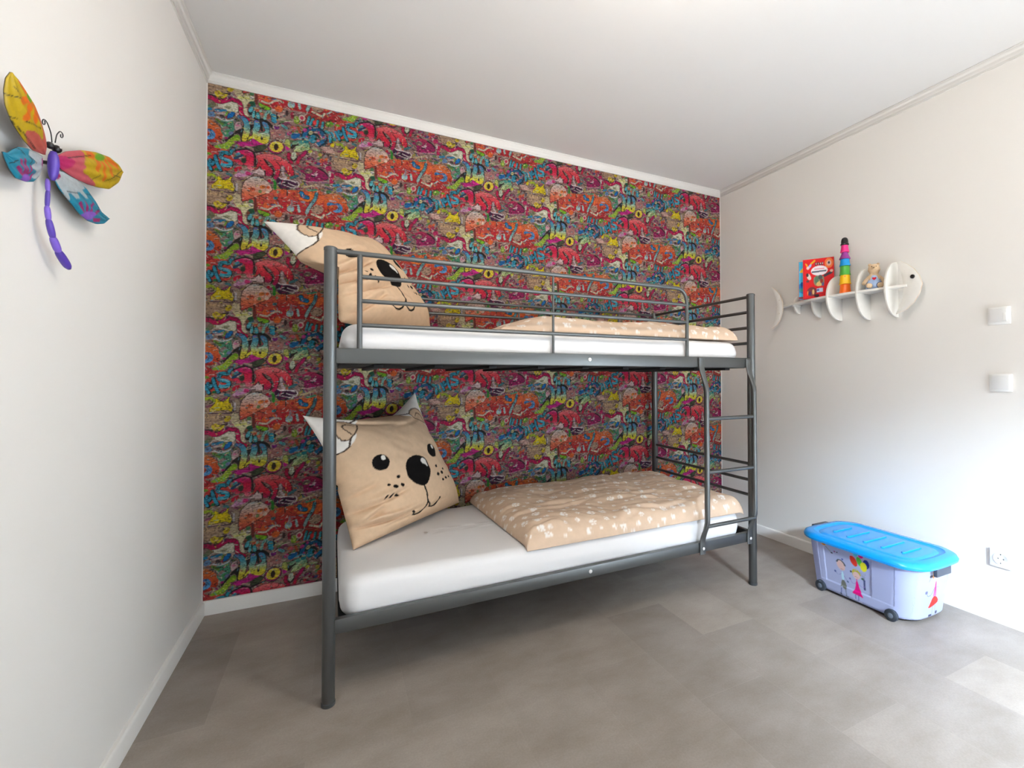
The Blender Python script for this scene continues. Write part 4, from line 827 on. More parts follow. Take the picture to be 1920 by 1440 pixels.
def pillow(name, c00, c10, c11, c01, bf, bb, folds, label, N=170, tuck=.05, pw=.55, ears=((0, 0, 0), (0, 0, 0)), sag=.0, bar_top=0.0):
    """cushion from four corners: bottom left, bottom right, top right, top left; print on the front"""
    c = [np.array(p, float) for p in (c00, c10, c11, c01)]
    nrm = np.cross(c[1]-c[0], c[3]-c[0]); nrm /= np.linalg.norm(nrm)
    t = np.linspace(0, 1, N); U, V_ = np.meshgrid(t, t, indexing='ij')
    # pull the four edges in between the corners
    a = np.sin(PI*V_)*(1-2*U); b_ = np.sin(PI*U)*(1-2*V_)
    Uw = U + tuck*a*np.abs(1-2*U)**.6; Vw = V_ + tuck*b_*np.abs(1-2*V_)**.6
    P_ = (c[0]*((1-Uw)*(1-Vw))[..., None] + c[1]*(Uw*(1-Vw))[..., None] + c[2]*(Uw*Vw)[..., None] + c[3]*((1-Uw)*Vw)[..., None])
    prof = (np.clip(1-np.abs(2*U-1)**2.6, 0, 1)*np.clip(1-np.abs(2*V_-1)**2.6, 0, 1))**pw
    w_ = folds(U, V_); up_ = (c[3]-c[0])/np.linalg.norm(c[3]-c[0])
    edge = np.clip(prof*3, 0, 1)
    for k_, e_ in enumerate(ears):      # ear tips drawn out of the two upper corners
        du = (U if k_ == 0 else 1-U); q_ = (np.clip(1-du/.26, 0, 1)*np.clip(1-(1-V_)/.26, 0, 1))**1.3; P_ = P_+np.array(e_)*q_[..., None]
    front = P_ + nrm*(bf*prof + w_*edge)[..., None] + np.array([0, 0, -1])*(bf*.22*prof*(1-V_))[..., None] + nrm*(sag*np.exp(-((V_-.16)/.13)**2)*np.clip(prof*2, 0, 1))[..., None]
    back = P_ - nrm*(bb*prof)[..., None]
    for A_ in (front, back):      # the cushion lies over the top bar of the end frame instead of cutting it
        xm = np.where(A_[..., 2] < bar_top+.004, .580, .580-(A_[..., 2]-bar_top-.004)*5.0)
        A_[..., 0] = np.maximum(A_[..., 0], xm + .004*smoothnoise(U, V_, 3, 9))
    V = np.concatenate([front.reshape(-1, 3), back.reshape(-1, 3)]); F = grid_faces(N, N); F2 = grid_faces(N, N, N*N)[:, ::-1]
    col = DOG.sample(U, V_).reshape(-1, 3); colb = np.array(np.broadcast_to(srgb(BEIGE), col.shape)); rim = ((U < .012) | (U > .988) | (V_ < .012) | (V_ > .988)).ravel(); colb[rim] = col[rim]
    o = np_mesh(name, V, np.concatenate([F, F2]), M_pillow, None, np.concatenate([col, colb]))
    bm = bmesh.new(); bm.from_mesh(o.data); bmesh.ops.remove_doubles(bm, verts=bm.verts, dist=1e-5); bm.to_mesh(o.data); bm.free()
    return tag(o, label, 'pillow', 'dog face pillows')
def crease(U, V, u0, v0, ang, length, depth, width=.018):
    du, dv = U-u0, V-v0; s_ = du*math.cos(ang)+dv*math.sin(ang); t_ = -du*math.sin(ang)+dv*math.cos(ang) - .06*np.sin(s_*9)*s_
    depth = depth*(1.5-.9*np.clip((U-.25)/.2, 0, 1))
    return -depth*np.exp(-(t_/width)**2)*np.exp(-(s_/length)**4) + depth*.7*np.exp(-((t_-width*2.1)/(width*1.7))**2)*np.exp(-(s_/length)**4)
def folds_low(U, V):
    w_ = smoothnoise(U, V, 5, 6)*.014 + smoothnoise(U+V*.4, V, 6, 15)*.006
    w_ = w_ + crease(U, V, .15, .28, .15, .22, .016) + crease(U, V, .06, .40, .25, .09, .012) + crease(U, V, .22, .13, -.05, .26, .020, .014)
    w_ = w_ + crease(U, V, .45, .10, .08, .22, .014, .012) + crease(U, V, .10, .20, .5, .10, .014) + crease(U, V, .35, .90, -.2, .22, .010) + crease(U, V, .68, .86, .15, .20, .010)
    return w_
def folds_up(U, V):
    w_ = smoothnoise(U, V, 8, 6)*.016 + smoothnoise(U, V+U*.3, 9, 14)*.008
    w_ = w_ + crease(U, V, .20, .46, .35, .20, .020) + crease(U, V, .12, .33, .05, .18, .018) + crease(U, V, .30, .27, .25, .24, .018)
    return w_ + crease(U, V, .18, .12, .5, .14, .016) + crease(U, V, .42, .12, .1, .2, .010) + crease(U, V, .3, .62, .2, .12, .008)
pillow('dog_face_pillow', (.640, -.620, .412), (1.205, -.105, .414), (.945, -.075, .930), (.500, -.440, .925), .165, .05, folds_low,
       'beige dog face pillow on the lower bunk with both ears up', tuck=.012, ears=((-.060, .035, .035), (.025, .03, .115)), sag=.004, bar_top=.660)
pillow('dog_face_pillow', (.590, -.700, 1.345), (1.045, -.130, 1.345), (.735, -.065, 1.830), (.352, -.500, 1.748), .165, .05, folds_up,
       'beige dog face pillow on the upper bunk behind the guard rail', tuck=.02, pw=.48, ears=((-.055, .03, .028), (0, 0, .02)), sag=.01, bar_top=1.577)

# ------------------------------------------------------------------ paw print duvets
def paw_canvas(w_, h_, seed, px=.0035):
    c = Canvas(0, 0, w_, h_, px, (208, 182, 158)); rs = np.random.RandomState(seed)
    WP = (236, 230, 224)
    nx, ny = int(w_/.072), int(h_/.068)
    for i in range(nx+1):
        for j in range(ny+1):
            x = (i+.5*(j % 2))*.072+rs.randn()*.009; y = j*.068+rs.randn()*.009; a = rs.rand()*2*PI; k = rs.choice([1.0, .75, .6, .5])
            ca, sa = math.cos(a), math.sin(a)
            def pt(u, v): return (x+(u*ca-v*sa)*k, y+(u*sa+v*ca)*k)
            p_ = pt(0, -.004); c.dot(p_[0], p_[1], .013*k, .011*k, WP, rot=a)
            for u, v in ((-.017, .006), (-.007, .017), (.007, .017), (.017, .006)):
                p_ = pt(u, v); c.dot(p_[0], p_[1], .0052*k, .0072*k, WP, rot=a)
    return c
M_duvet = attr_mat('paw_print_cotton', rough=.9, fine=(30, .04), spec=.15, bump=(18, .2))
def duvet(name, quad, zbase, thick, seed, label, group, fold_u=True, NU=330, NV=170, drop=None, hump=None):
    """quilt lying on a mattress: quad = four (x, y) corners in room metres (left front, right front, right back, left back)"""
    q = [np.array(p, float) for p in quad]; u, v = np.meshgrid(np.linspace(0, 1, NU), np.linspace(0, 1, NV), indexing='ij')
    XY = q[0]*((1-u)*(1-v))[..., None]+q[1]*(u*(1-v))[..., None]+q[2]*(u*v)[..., None]+q[3]*((1-u)*v)[..., None]
    X_, Y_ = XY[..., 0], XY[..., 1]
    edge = np.minimum(np.minimum(u*1.25, (1-u)*1.25), np.minimum(v*.8, (1-v)*.8)); prof = np.clip(1-(1-np.clip(edge/.085, 0, 1))**2, 0, 1)**.62
    ang = X_*1.0+Y_*.35
    wr = smoothnoise(X_, Y_, seed, 5.5)*.022 + smoothnoise(ang, Y_, seed+1, 13)*.013 + smoothnoise(X_+Y_*1.2, Y_-X_*.3, seed+2, 26)*.006
    rs = np.random.RandomState(seed)
    for k in range(26):
        a = rs.rand()*.9-.3; s0, t0 = rs.rand(), rs.rand(); L_ = .06+.10*rs.rand()
        du, dv = X_-(q[0][0]+(q[1][0]-q[0][0])*s0), Y_-(q[0][1]+(q[3][1]-q[0][1])*t0)
        s_ = du*math.cos(a)+dv*math.sin(a); t_ = -du*math.sin(a)+dv*math.cos(a)
        wr = wr - .008*np.exp(-(t_/.012)**2-(s_/L_)**2) + .006*np.exp(-((t_-.026)/.02)**2-(s_/L_)**2)
    top = zbase + thick*prof*(1+0) + wr*prof
    if hump is not None: top = top+hump(u, v)*prof
    bot = np.full_like(top, zbase-.002)
    if drop is not None: d = drop(X_, Y_); top, bot = top+d, bot+d
    # a seam lip running round the quilt half way up its side
    cv_ = paw_canvas(1.5, 1.0, seed); low_ = (thick-(top-zbase)).clip(0, thick)
    pr = cv_.sample(u*1.32+.08+np.where(u < .5, -1, 1)*low_*np.where(np.minimum(u, 1-u)*1.25 < np.minimum(v, 1-v)*.8, 1, 0), v*.80+.09+np.where(v < .5, -1, 1)*low_*np.where(np.minimum(u, 1-u)*1.25 < np.minimum(v, 1-v)*.8, 0, 1)).reshape(-1, 3)
    V = np.concatenate([np.stack([X_, Y_, top], -1).reshape(-1, 3), np.stack([X_, Y_, bot], -1).reshape(-1, 3)])
    F = np.concatenate([grid_faces(NU, NV), grid_faces(NU, NV, NU*NV)[:, ::-1]])
    per = [i*NV for i in range(NU)] + [(NU-1)*NV+j for j in range(1, NV)] + [i*NV+NV-1 for i in range(NU-2, -1, -1)] + [j for j in range(NV-2, 0, -1)]
    per = np.array(per); nx_ = np.roll(per, -1); F = np.concatenate([F, np.stack([per, per+NU*NV, nx_+NU*NV, nx_], -1)])
    o = np_mesh(name, V, F, M_duvet, None, np.concatenate([pr, pr]))
    return tag(o, label, 'duvet', group)
duvet('duvet', [(1.300, -.905), (2.562, -.900), (2.545, -.125), (1.265, -.105)], .408, .062, 31,
      'beige paw print duvet spread over the right half of the lower bunk', 'paw print duvets', drop=lambda X, Y: .004-.016*np.clip((-.865-Y)/.04, 0, 1)**2-.016*np.clip((X-2.52)/.04, 0, 1)**2,
      hump=lambda u, v: .018*v+.012*u)
duvet('duvet', [(1.19, -.890), (2.545, -.885), (2.53, -.125), (1.25, -.110)], 1.327, .070, 47,
      'beige paw print duvet lying on the upper bunk behind the guard rail', 'paw print duvets',
      hump=lambda u, v: -.055*np.clip(1-u/.16, 0, 1)**1.0+.012*v)

# ------------------------------------------------------------------ dragonfly wall ornament; outlines as (y, z) in millimetres on the left wall
WING_TL = ([(-1394, 1587), (-1438, 1577), (-1473, 1583), (-1512, 1597), (-1534, 1617), (-1541, 1640), (-1539, 1664), (-1529, 1681)], [(-1394, 1587), (-1393, 1614), (-1404, 1629), (-1426, 1650), (-1450, 1666), (-1486, 1676), (-1507, 1681), (-1529, 1681)])
WING_TR = ([(-1349, 1604), (-1315, 1630), (-1252, 1662), (-1190, 1686), (-1122, 1704), (-1069, 1706), (-1046, 1696)], [(-1349, 1590), (-1333, 1583), (-1286, 1584), (-1220, 1593), (-1171, 1604), (-1119, 1620), (-1068, 1658), (-1046, 1696)])
WING_BR = ([(-1349, 1574), (-1313, 1585), (-1272, 1589), (-1220, 1583), (-1179, 1567), (-1153, 1551), (-1106, 1546)], [(-1351, 1561), (-1332, 1541), (-1285, 1526), (-1248, 1512), (-1210, 1507), (-1169, 1512), (-1134, 1524), (-1106, 1546)])
WING_BL = ([(-1391, 1585), (-1422, 1581), (-1448, 1576), (-1478, 1565), (-1501, 1549), (-1515, 1537), (-1530, 1533)], [(-1393, 1554), (-1404, 1537), (-1426, 1518), (-1451, 1508), (-1486, 1502), (-1509, 1512), (-1523, 1524), (-1530, 1533)])
PAINT_TL = [
    (0, [(-1388, 1587), (-1389, 1623), (-1424, 1652), (-1456, 1667), (-1457, 1640), (-1442, 1627), (-1422, 1601), (-1459, 1608), (-1484, 1596), (-1464, 1581), (-1427, 1573)], (196, 92, 80)),
    (0, [(-1449, 1616), (-1428, 1598), (-1434, 1621)], (190, 160, 22)),
    (14, [(-1488, 1667), (-1505, 1675)], (226, 110, 24)),
    (13, [(-1483, 1661), (-1508, 1641)], (226, 110, 24)),
    (13, [(-1484, 1649), (-1492, 1618)], (226, 110, 24)),
    (13, [(-1469, 1653), (-1465, 1626)], (226, 110, 24)),
    (11, [(-1458, 1662), (-1447, 1646)], (226, 110, 24)),
    (0, [(-1465, 1670), (-1467, 1662), (-1472, 1654), (-1479, 1650), (-1484, 1652), (-1486, 1658), (-1484, 1667), (-1479, 1674), (-1473, 1678), (-1467, 1677)], (110, 170, 40)),
    (2, [(-1540, 1634), (-1513, 1644)], (30, 30, 25)),
    (2, [(-1525, 1600), (-1507, 1607)], (30, 30, 25)),
    (2, [(-1489, 1612), (-1444, 1621)], (30, 30, 25)),
    (2, [(-1528, 1656), (-1522, 1652)], (30, 30, 25)),
    (2, [(-1516, 1598), (-1438, 1581)], (30, 30, 25)),
]
PAINT_TR = [
    (0, [(-1353, 1606), (-1308, 1640), (-1260, 1662), (-1244, 1650), (-1266, 1626), (-1244, 1626), (-1273, 1606), (-1220, 1610), (-1180, 1598), (-1300, 1575), (-1358, 1579)], (200, 88, 100)),
    (0, [(-1356, 1604), (-1308, 1622), (-1287, 1617), (-1320, 1585), (-1355, 1577)], (188, 35, 100)),
    (17, [(-1214, 1667), (-1233, 1662)], (226, 110, 24)),
    (17, [(-1196, 1659), (-1203, 1641)], (226, 110, 24)),
    (15, [(-1173, 1665), (-1165, 1630)], (226, 110, 24)),
    (15, [(-1150, 1680), (-1128, 1659)], (226, 110, 24)),
    (14, [(-1138, 1693), (-1088, 1692)], (226, 110, 24)),
    (0, [(-1155, 1689), (-1160, 1681), (-1172, 1672), (-1188, 1665), (-1200, 1664), (-1205, 1668), (-1200, 1676), (-1188, 1685), (-1173, 1692), (-1160, 1693)], (110, 170, 40)),
    (2, [(-1155, 1628), (-1054, 1699)], (30, 30, 25)),
    (2, [(-1120, 1659), (-1058, 1675)], (30, 30, 25)),
    (2, [(-1314, 1617), (-1222, 1664)], (30, 30, 25)),
    (2, [(-1220, 1603), (-1189, 1631)], (30, 30, 25)),
]
PAINT_BR = [
    (0, [(-1352, 1573), (-1307, 1588), (-1265, 1590), (-1231, 1579), (-1250, 1568), (-1226, 1550), (-1278, 1561), (-1263, 1537), (-1306, 1547), (-1284, 1522), (-1345, 1550)], (186, 196, 200)),
    (0, [(-1330, 1570), (-1333, 1563), (-1340, 1556), (-1350, 1552), (-1357, 1553), (-1360, 1558), (-1357, 1565), (-1350, 1572), (-1341, 1575), (-1333, 1575)], (165, 35, 110)),
    (7, [(-1237, 1522), (-1258, 1535)], (165, 35, 110)),
    (7, [(-1227, 1527), (-1241, 1543)], (165, 35, 110)),
    (8, [(-1217, 1529), (-1209, 1551)], (165, 35, 110)),
    (7, [(-1201, 1528), (-1178, 1543)], (165, 35, 110)),
    (9, [(-1192, 1516), (-1167, 1523)], (165, 35, 110)),
    (0, [(-1191, 1527), (-1196, 1519), (-1209, 1510), (-1226, 1505), (-1239, 1505), (-1244, 1510), (-1239, 1517), (-1226, 1526), (-1210, 1531), (-1196, 1532)], (150, 100, 205)),
    (2, [(-1234, 1564), (-1203, 1574)], (30, 30, 25)),
    (2, [(-1306, 1544), (-1271, 1553)], (30, 30, 25)),
    (2, [(-1186, 1542), (-1166, 1557)], (30, 30, 25)),
    (2, [(-1144, 1542), (-1126, 1535)], (30, 30, 25)),
]
PAINT_BL = [
    (0, [(-1388, 1590), (-1433, 1583), (-1458, 1564), (-1435, 1556), (-1455, 1537), (-1429, 1538), (-1444, 1518), (-1404, 1533), (-1387, 1557)], (186, 196, 200)),
    (0, [(-1382, 1572), (-1384, 1564), (-1389, 1557), (-1395, 1554), (-1400, 1557), (-1402, 1564), (-1401, 1572), (-1396, 1579), (-1389, 1582), (-1384, 1579)], (170, 70, 130)),
    (6, [(-1472, 1514), (-1495, 1521)], (165, 35, 110)),
    (6, [(-1469, 1519), (-1489, 1537)], (165, 35, 110)),
    (7, [(-1463, 1522), (-1477, 1542)], (165, 35, 110)),
    (6, [(-1457, 1522), (-1454, 1539)], (165, 35, 110)),
    (5, [(-1447, 1517), (-1441, 1528)], (165, 35, 110)),
    (0, [(-1447, 1517), (-1449, 1511), (-1457, 1504), (-1466, 1501), (-1473, 1501), (-1476, 1505), (-1474, 1512), (-1466, 1518), (-1457, 1522), (-1450, 1521)], (150, 100, 205)),
    (2, [(-1487, 1560), (-1465, 1556)], (30, 30, 25)),
    (2, [(-1453, 1558), (-1432, 1554)], (30, 30, 25)),
    (2, [(-1514, 1519), (-1496, 1533)], (30, 30, 25)),
    (2, [(-1457, 1543), (-1448, 1560)], (30, 30, 25)),
]
THORAX = [(-1371, 1605), (-1369, 1585), (-1370, 1564), (-1372, 1543)]
TAIL = [(-1371, 1531), (-1371, 1506), (-1367, 1473), (-1357, 1444), (-1342, 1413), (-1309, 1385)]
TAIL_ENDS = [(-1372, 1543), (-1370, 1520), (-1372, 1486), (-1366, 1460), (-1349, 1427), (-1327, 1402), (-1286, 1377)]
TAIL_R = [8, 8, 10, 12, 14, 16]
HEAD = [(-1380, 1614), (-1364, 1614)]
FEELER_A = [(-1377, 1622), (-1381, 1640), (-1396, 1656), (-1408, 1657), (-1415, 1647), (-1408, 1642), (-1400, 1651), (-1405, 1654)]
FEELER_B = [(-1365, 1627), (-1360, 1647), (-1346, 1662), (-1334, 1660), (-1336, 1650), (-1346, 1648), (-1344, 1655)]
def resample(p, n):
    p = np.array(p, float); d = np.r_[0, np.cumsum(np.hypot(*np.diff(p, axis=0).T))]; t = np.linspace(0, d[-1], n)
    q = np.stack([np.interp(t, d, p[:, 0]), np.interp(t, d, p[:, 1])], 1)
    for _ in range(3): q[1:-1] = (q[:-2]+2*q[1:-1]+q[2:])/4
    return q
M_wing = attr_mat('painted_tin', scale=.72, rough=.45, fine=(90, .10), spec=.4)
M_purple = mat('purple_glazed_enamel', (84, 60, 160), rough=.4, noise=(30, .18)); M_lilac = mat('lilac_glazed_enamel', (118, 88, 190), rough=.4, noise=(30, .15))
M_black = mat('black_enamel', (22, 20, 22), rough=.35)
dfly = tag(empty('dragonfly_ornament', (0, -1.37, 1.57)), 'painted metal dragonfly ornament with purple body hanging on the left wall', 'wall ornament')
O_ = np.array([0, -1.37, 1.57])
def wing(edges, paint, base, x_root, x_tip, camber):
    n, k = 90, 34; A, B = resample(edges[0], n), resample(edges[1], n)
    s_ = np.linspace(0, 1, n)[:, None]; t_ = np.linspace(0, 1, k)[None, :]
    Y_ = A[:, 0:1]*(1-t_)+B[:, 0:1]*t_; Z_ = A[:, 1:2]*(1-t_)+B[:, 1:2]*t_
    lo = (min(A[:, 0].min(), B[:, 0].min())-4, min(A[:, 1].min(), B[:, 1].min())-4); hi = (max(A[:, 0].max(), B[:, 0].max())+4, max(A[:, 1].max(), B[:, 1].max())+4)
    c = Canvas(lo[0], lo[1], hi[0], hi[1], 1.0, base)
    for w_, p_, col in paint:
        if w_ == 0: c.poly(p_, col)
        else: c.line(p_, w_, col)
    X_ = x_root+(x_tip-x_root)*s_ + camber*np.sin(PI*t_)*np.sin(PI*np.clip(s_*.9+.05, 0, 1)) + 0*Y_
    X_ = X_ + .0015*np.sin(t_*22)*np.sin(s_*3)
    F = grid_faces(n, k); P0 = np.stack([X_, Y_/1000, Z_/1000], -1).reshape(-1, 3)-O_; P1 = P0-np.array([.0022, 0, 0])
    per = [i*k for i in range(n)] + [(n-1)*k+j for j in range(1, k)] + [i*k+k-1 for i in range(n-2, -1, -1)] + [j for j in range(k-2, 0, -1)]
    per = np.array(per); nx_ = np.roll(per, -1); m_ = n*k
    col = c.sample(Y_+0*X_, Z_+0*X_).reshape(-1, 3)
    return np_mesh('wing', np.concatenate([P0, P1]), np.concatenate([F, F[:, ::-1]+m_, np.stack([per, per+m_, nx_+m_, nx_], -1)]), M_wing, dfly, np.concatenate([col, srgb((60, 70, 75))+0*col]))
wing(WING_TL, PAINT_TL, (198, 166, 24), .030, .042, .012)
wing(WING_TR, PAINT_TR, (198, 166, 24), .030, .040, .010)
wing(WING_BR, PAINT_BR, (30, 138, 166), .026, .034, .008)
wing(WING_BL, PAINT_BL, (30, 138, 166), .026, .034, .008)
yz = lambda p, x: (x-O_[0], p[0]/1000-O_[1], p[1]/1000-O_[2])
MB().tube([yz(p, .034) for p in resample(THORAX, 8)], [.0045, .0078, .0090, .0092, .0090, .0082, .0068, .003], 18).build('thorax', M_purple, dfly, smooth=180)
ends = [np.array(p, float) for p in TAIL_ENDS]
for i in range(6):
    a, b_ = ends[i], ends[i+1]; r_ = TAIL_R[i]/2000*.98; pts = [yz(a+(b_-a)*t, .026) for t in np.linspace(-.10, 1.10, 9)]
    MB().tube(pts, [r_*v for v in (.50, .86, .98, 1.02, 1.03, 1.02, .98, .86, .50)], 16).build('tail_segment', M_lilac if i in (0, 2, 4) else M_purple, dfly, smooth=180)
b = MB(); b.ball(yz(HEAD[0], .032), .0072, 16); b.ball(yz(HEAD[1], .036), .0082, 16); b.build('head', M_black, dfly, smooth=180)
MB().ball(yz((HEAD[1][0]-2, HEAD[1][1]+3), .0425), .0022, 8).build('eye', M_glint, dfly, smooth=180)  # pale ball standing in for the highlight on the black head
for fl in (FEELER_A, FEELER_B): MB().tube([yz(p, .034) for p in resample(fl, 26)], .0011, 6).build('feeler', M_black, dfly, smooth=180)
MB().tube([(.0005, 0, .01), (.03, 0, .01)], .004, 8).build('wall_hook', M_black, dfly)

# ------------------------------------------------------------------ fish skeleton shelf on the right wall
M_fish = mat('whitewashed_wood', (232, 229, 222), rough=.7, noise=(14, .05))
M_fdark = mat('worn_wood_edge', (205, 190, 172), rough=.8)
fish = tag(empty('fish_skeleton_shelf', (W, -.95, 1.597)), 'white wooden fish skeleton shelf mounted on the right wall', 'shelf')
PT = .010          # plank top above the shelf origin
def fprism(name, pts, fn, t0, t1, bev=.002, m=M_fish, parent=fish, worn=False):
    o = MB().prism(pts, fn, t0, t1, bev).build(name, m, parent, smooth=35)
    if worn:        # paint rubbed off along the sawn edge
        o.data.materials.append(M_fdark)
        for f in o.data.polygons: f.material_index = 1 if abs(f.normal.x) < .55 else 0
    return o
# spine plank seen from above: (y, depth from wall)
pl = [(.405, .052), (.30, .062), (.24, .085), (.16, .112), (.02, .135), (-.16, .130), (-.30, .105), (-.40, .080)]
fprism('plank', [(y, -d) for y, d in pl]+[(y, -d+.055 if abs(y) > .26 else -.001) for y, d in pl[::-1]][::1], lambda a, b_, t: (b_, a, t), PT-.013, PT, .0015)
for y, hh, dd in ((.262, .058, .060), (.118, .100, .090), (-.012, .135, .140), (-.175, .148, .128), (-.318, .150, .118)):
    arc_ = [(-.001, hh)] + [(-dd*math.sin(t)**.85-.001, hh*math.cos(t)) for t in np.linspace(.08, PI-.08, 26)] + [(-.001, -hh)]
    fprism('rib', arc_, lambda a, b_, t, y=y: (a, y+t, b_), -.0055, .0055)
head = fprism('fish_head', [(-.352, .140), (-.372, .137), (-.405, .112), (-.432, .085), (-.455, .045), (-.468, .002), (-.455, -.045), (-.430, -.088), (-.395, -.120), (-.345, -.140), (-.362, -.10), (-.380, -.05), (-.384, 0), (-.378, .05), (-.366, .10)], lambda a, b_, t: (t, a, b_), -.072, -.060, worn=True)
MB().lathe([(.001, .0), (.0085, 0), (.0105, .002), (.0105, .006), (.006, .008), (.001, .008)], (-.080, -.428, .044), 20, 'x').build('eye', M_black, head)
tail = fprism('fish_tail', [(.425, .145), (.392, .118), (.362, .080), (.345, .035), (.342, 0), (.346, -.04), (.362, -.085), (.390, -.120), (.425, -.142), (.412, -.105), (.392, -.06), (.385, -.015), (.388, .03), (.398, .075), (.412, .115)], lambda a, b_, t: (t, a, b_), -.066, -.054, worn=True)
for z in (.045, -.045): MB().lathe([(.001, 0), (.003, 0), (.003, .0008), (.001, .0008)], (-.0666, .366, z), 8, 'x').build('screw', M_fdark, tail)
for y in (.262, -.39): MB().box((-.060, y-.012, -.012), (.0, y+.012, -.003), .002).build('bracket', M_fish, fish)

# ------------------------------------------------------------------ books on the shelf
SH = Vector((W, -.95, 1.597+PT))
def cover_canvas():
    c = Canvas(0, 0, 1, 1, 1/150, (214, 30, 34))
    c.dot(.84, .86, .14, .13, (236, 120, 60)); c.dot(.84, .86, .08, .075, (225, 170, 150)); c.dot(.84, .865, .035, .035, (60, 70, 85))
    c.poly([(.05, .93), (.16, .86), (.14, .78)], (245, 165, 30)); c.line([(.26, .88), (.38, .95)], .05, (215, 160, 40)); c.dot(.22, .82, .07, .035, (150, 175, 225), rot=.7); c.dot(.16, .78, .05, .04, (240, 200, 190))
    for x in (.42, .49, .56, .63): c.dot(x, .86+.01*math.sin(x*30), .032, .045, (70, 45, 55)); c.dot(x+.01, .865, .016, .024, (190, 170, 165))
    c.dot(.53, .69, .27, .125, (240, 232, 236))
    c.line([(.38, .735), (.68, .735)], .028, (225, 140, 160)); c.line([(.30, .665), (.74, .675)], .040, (90, 95, 110))
    c.poly([(.36, .56), (.66, .58), (.70, .36), (.62, .30), (.40, .30), (.33, .42)], (140, 135, 110)); c.dot(.44, .46, .06, .10, (90, 125, 100)); c.dot(.56, .52, .07, .06, (80, 90, 90)); c.poly([(.44, .40), (.62, .44), (.64, .30), (.42, .30)], (225, 190, 120)); c.dot(.60, .42, .05, .06, (150, 60, 45)); c.dot(.64, .34, .04, .05, (100, 100, 140))
    c.poly([(.12, .62), (.20, .64), (.28, .50), (.20, .46), (.12, .54)], (225, 215, 205)); c.dot(.14, .60, .04, .05, (70, 60, 60)); c.dot(.15, .44, .05, .035, (110, 60, 70))
    c.line([(.70, .55), (.92, .62)], .07, (70, 60, 70)); c.dot(.92, .66, .05, .035, (225, 180, 160))
    c.dot(.28, .17, .16, .12, (120, 55, 60)); c.dot(.22, .13, .05, .05, (60, 50, 90)); c.dot(.33, .16, .035, .07, (225, 180, 120)); c.poly([(.14, .05), (.18, .20), (.12, .18)], (240, 130, 60)); c.dot(.44, .06, .09, .04, (60, 35, 40))
    c.poly([(.44, .24), (.64, .25), (.64, .15), (.44, .14)], (205, 220, 245), smooth=0); c.line([(.46, .20), (.50, .20)], .05, (90, 120, 190)); c.line([(.48, .10), (.64, .10)], .015, (160, 30, 60))
    c.poly([(0, 0), (.035, 0), (.035, 1), (0, 1)], (190, 25, 30), smooth=0)
    return c
def blue_canvas():
    c = Canvas(0, 0, 1, 1, 1/100, (70, 175, 215))
    c.poly([(0, .1), (1, .1), (1, .55), (0, .5)], (30, 120, 190)); c.poly([(.02, .75), (.18, .86), (.22, .72), (.05, .70)], (240, 190, 40)); c.dot(.08, .25, .08, .05, (60, 150, 150)); c.dot(.1, .4, .05, .06, (30, 90, 170)); c.line([(0, .04), (1, .04)], .06, (120, 50, 60))
    return c
def book(name, w_, h_, th, canvas, spine_col, label, loc, rz, tilt, roll_=0):
    root = tag(empty(name, loc), label, 'book')
    root.rotation_mode = 'XYZ'; root.matrix_world = Matrix.Translation(loc) @ Matrix.Rotation(rz, 4, 'Z') @ Matrix.Rotation(tilt, 4, 'X') @ Matrix.Rotation(roll_, 4, 'Y')
    n = 90; u, v = np.meshgrid(np.linspace(0, 1, n), np.linspace(0, 1, n), indexing='ij')
    P0 = np.stack([u*w_, 0*u, v*h_], -1).reshape(-1, 3); P1 = P0+np.array([0, .0022, 0])
    per = [i*n for i in range(n)] + [(n-1)*n+j for j in range(1, n)] + [i*n+n-1 for i in range(n-2, -1, -1)] + [j for j in range(n-2, 0, -1)]
    per = np.array(per); nx_ = np.roll(per, -1); col = canvas.sample(u, v).reshape(-1, 3); F = grid_faces(n, n)
    np_mesh('cover', np.concatenate([P0, P1]), np.concatenate([F, F[:, ::-1]+n*n, np.stack([per, per+n*n, nx_+n*n, nx_], -1)]), attr_mat('satin_book_print', rough=.6, spec=.2), root, np.concatenate([col, srgb(spine_col)+0*col]), smooth=False)
    MB().box((.002, .0024, .002), (w_-.004, th-.0024, h_-.002), .0005).build('pages', mat('book_pages', (225, 215, 200), rough=.9), root, smooth=0)
    cm = mat(name+'_back', spine_col, rough=.35)
    MB().box((0, th-.0022, 0), (w_, th, h_)).box((-.0015, 0, 0), (.0005, th, h_), .0004).build('back_cover', cm, root, smooth=0)
    return root
book('picture_book', .164, .243, .014, cover_canvas(), (200, 28, 32), 'red picture book with crowded cartoon cover leaning on the fish shelf', SH+Vector((-.139, .1365, .0015)), -.989, -.02, .0)
book('picture_book', .155, .236, .012, blue_canvas(), (60, 160, 205), 'blue picture book half hidden behind the red book on the shelf', SH+Vector((-.140, .1645, .0015)), -.989, -.02, .0)

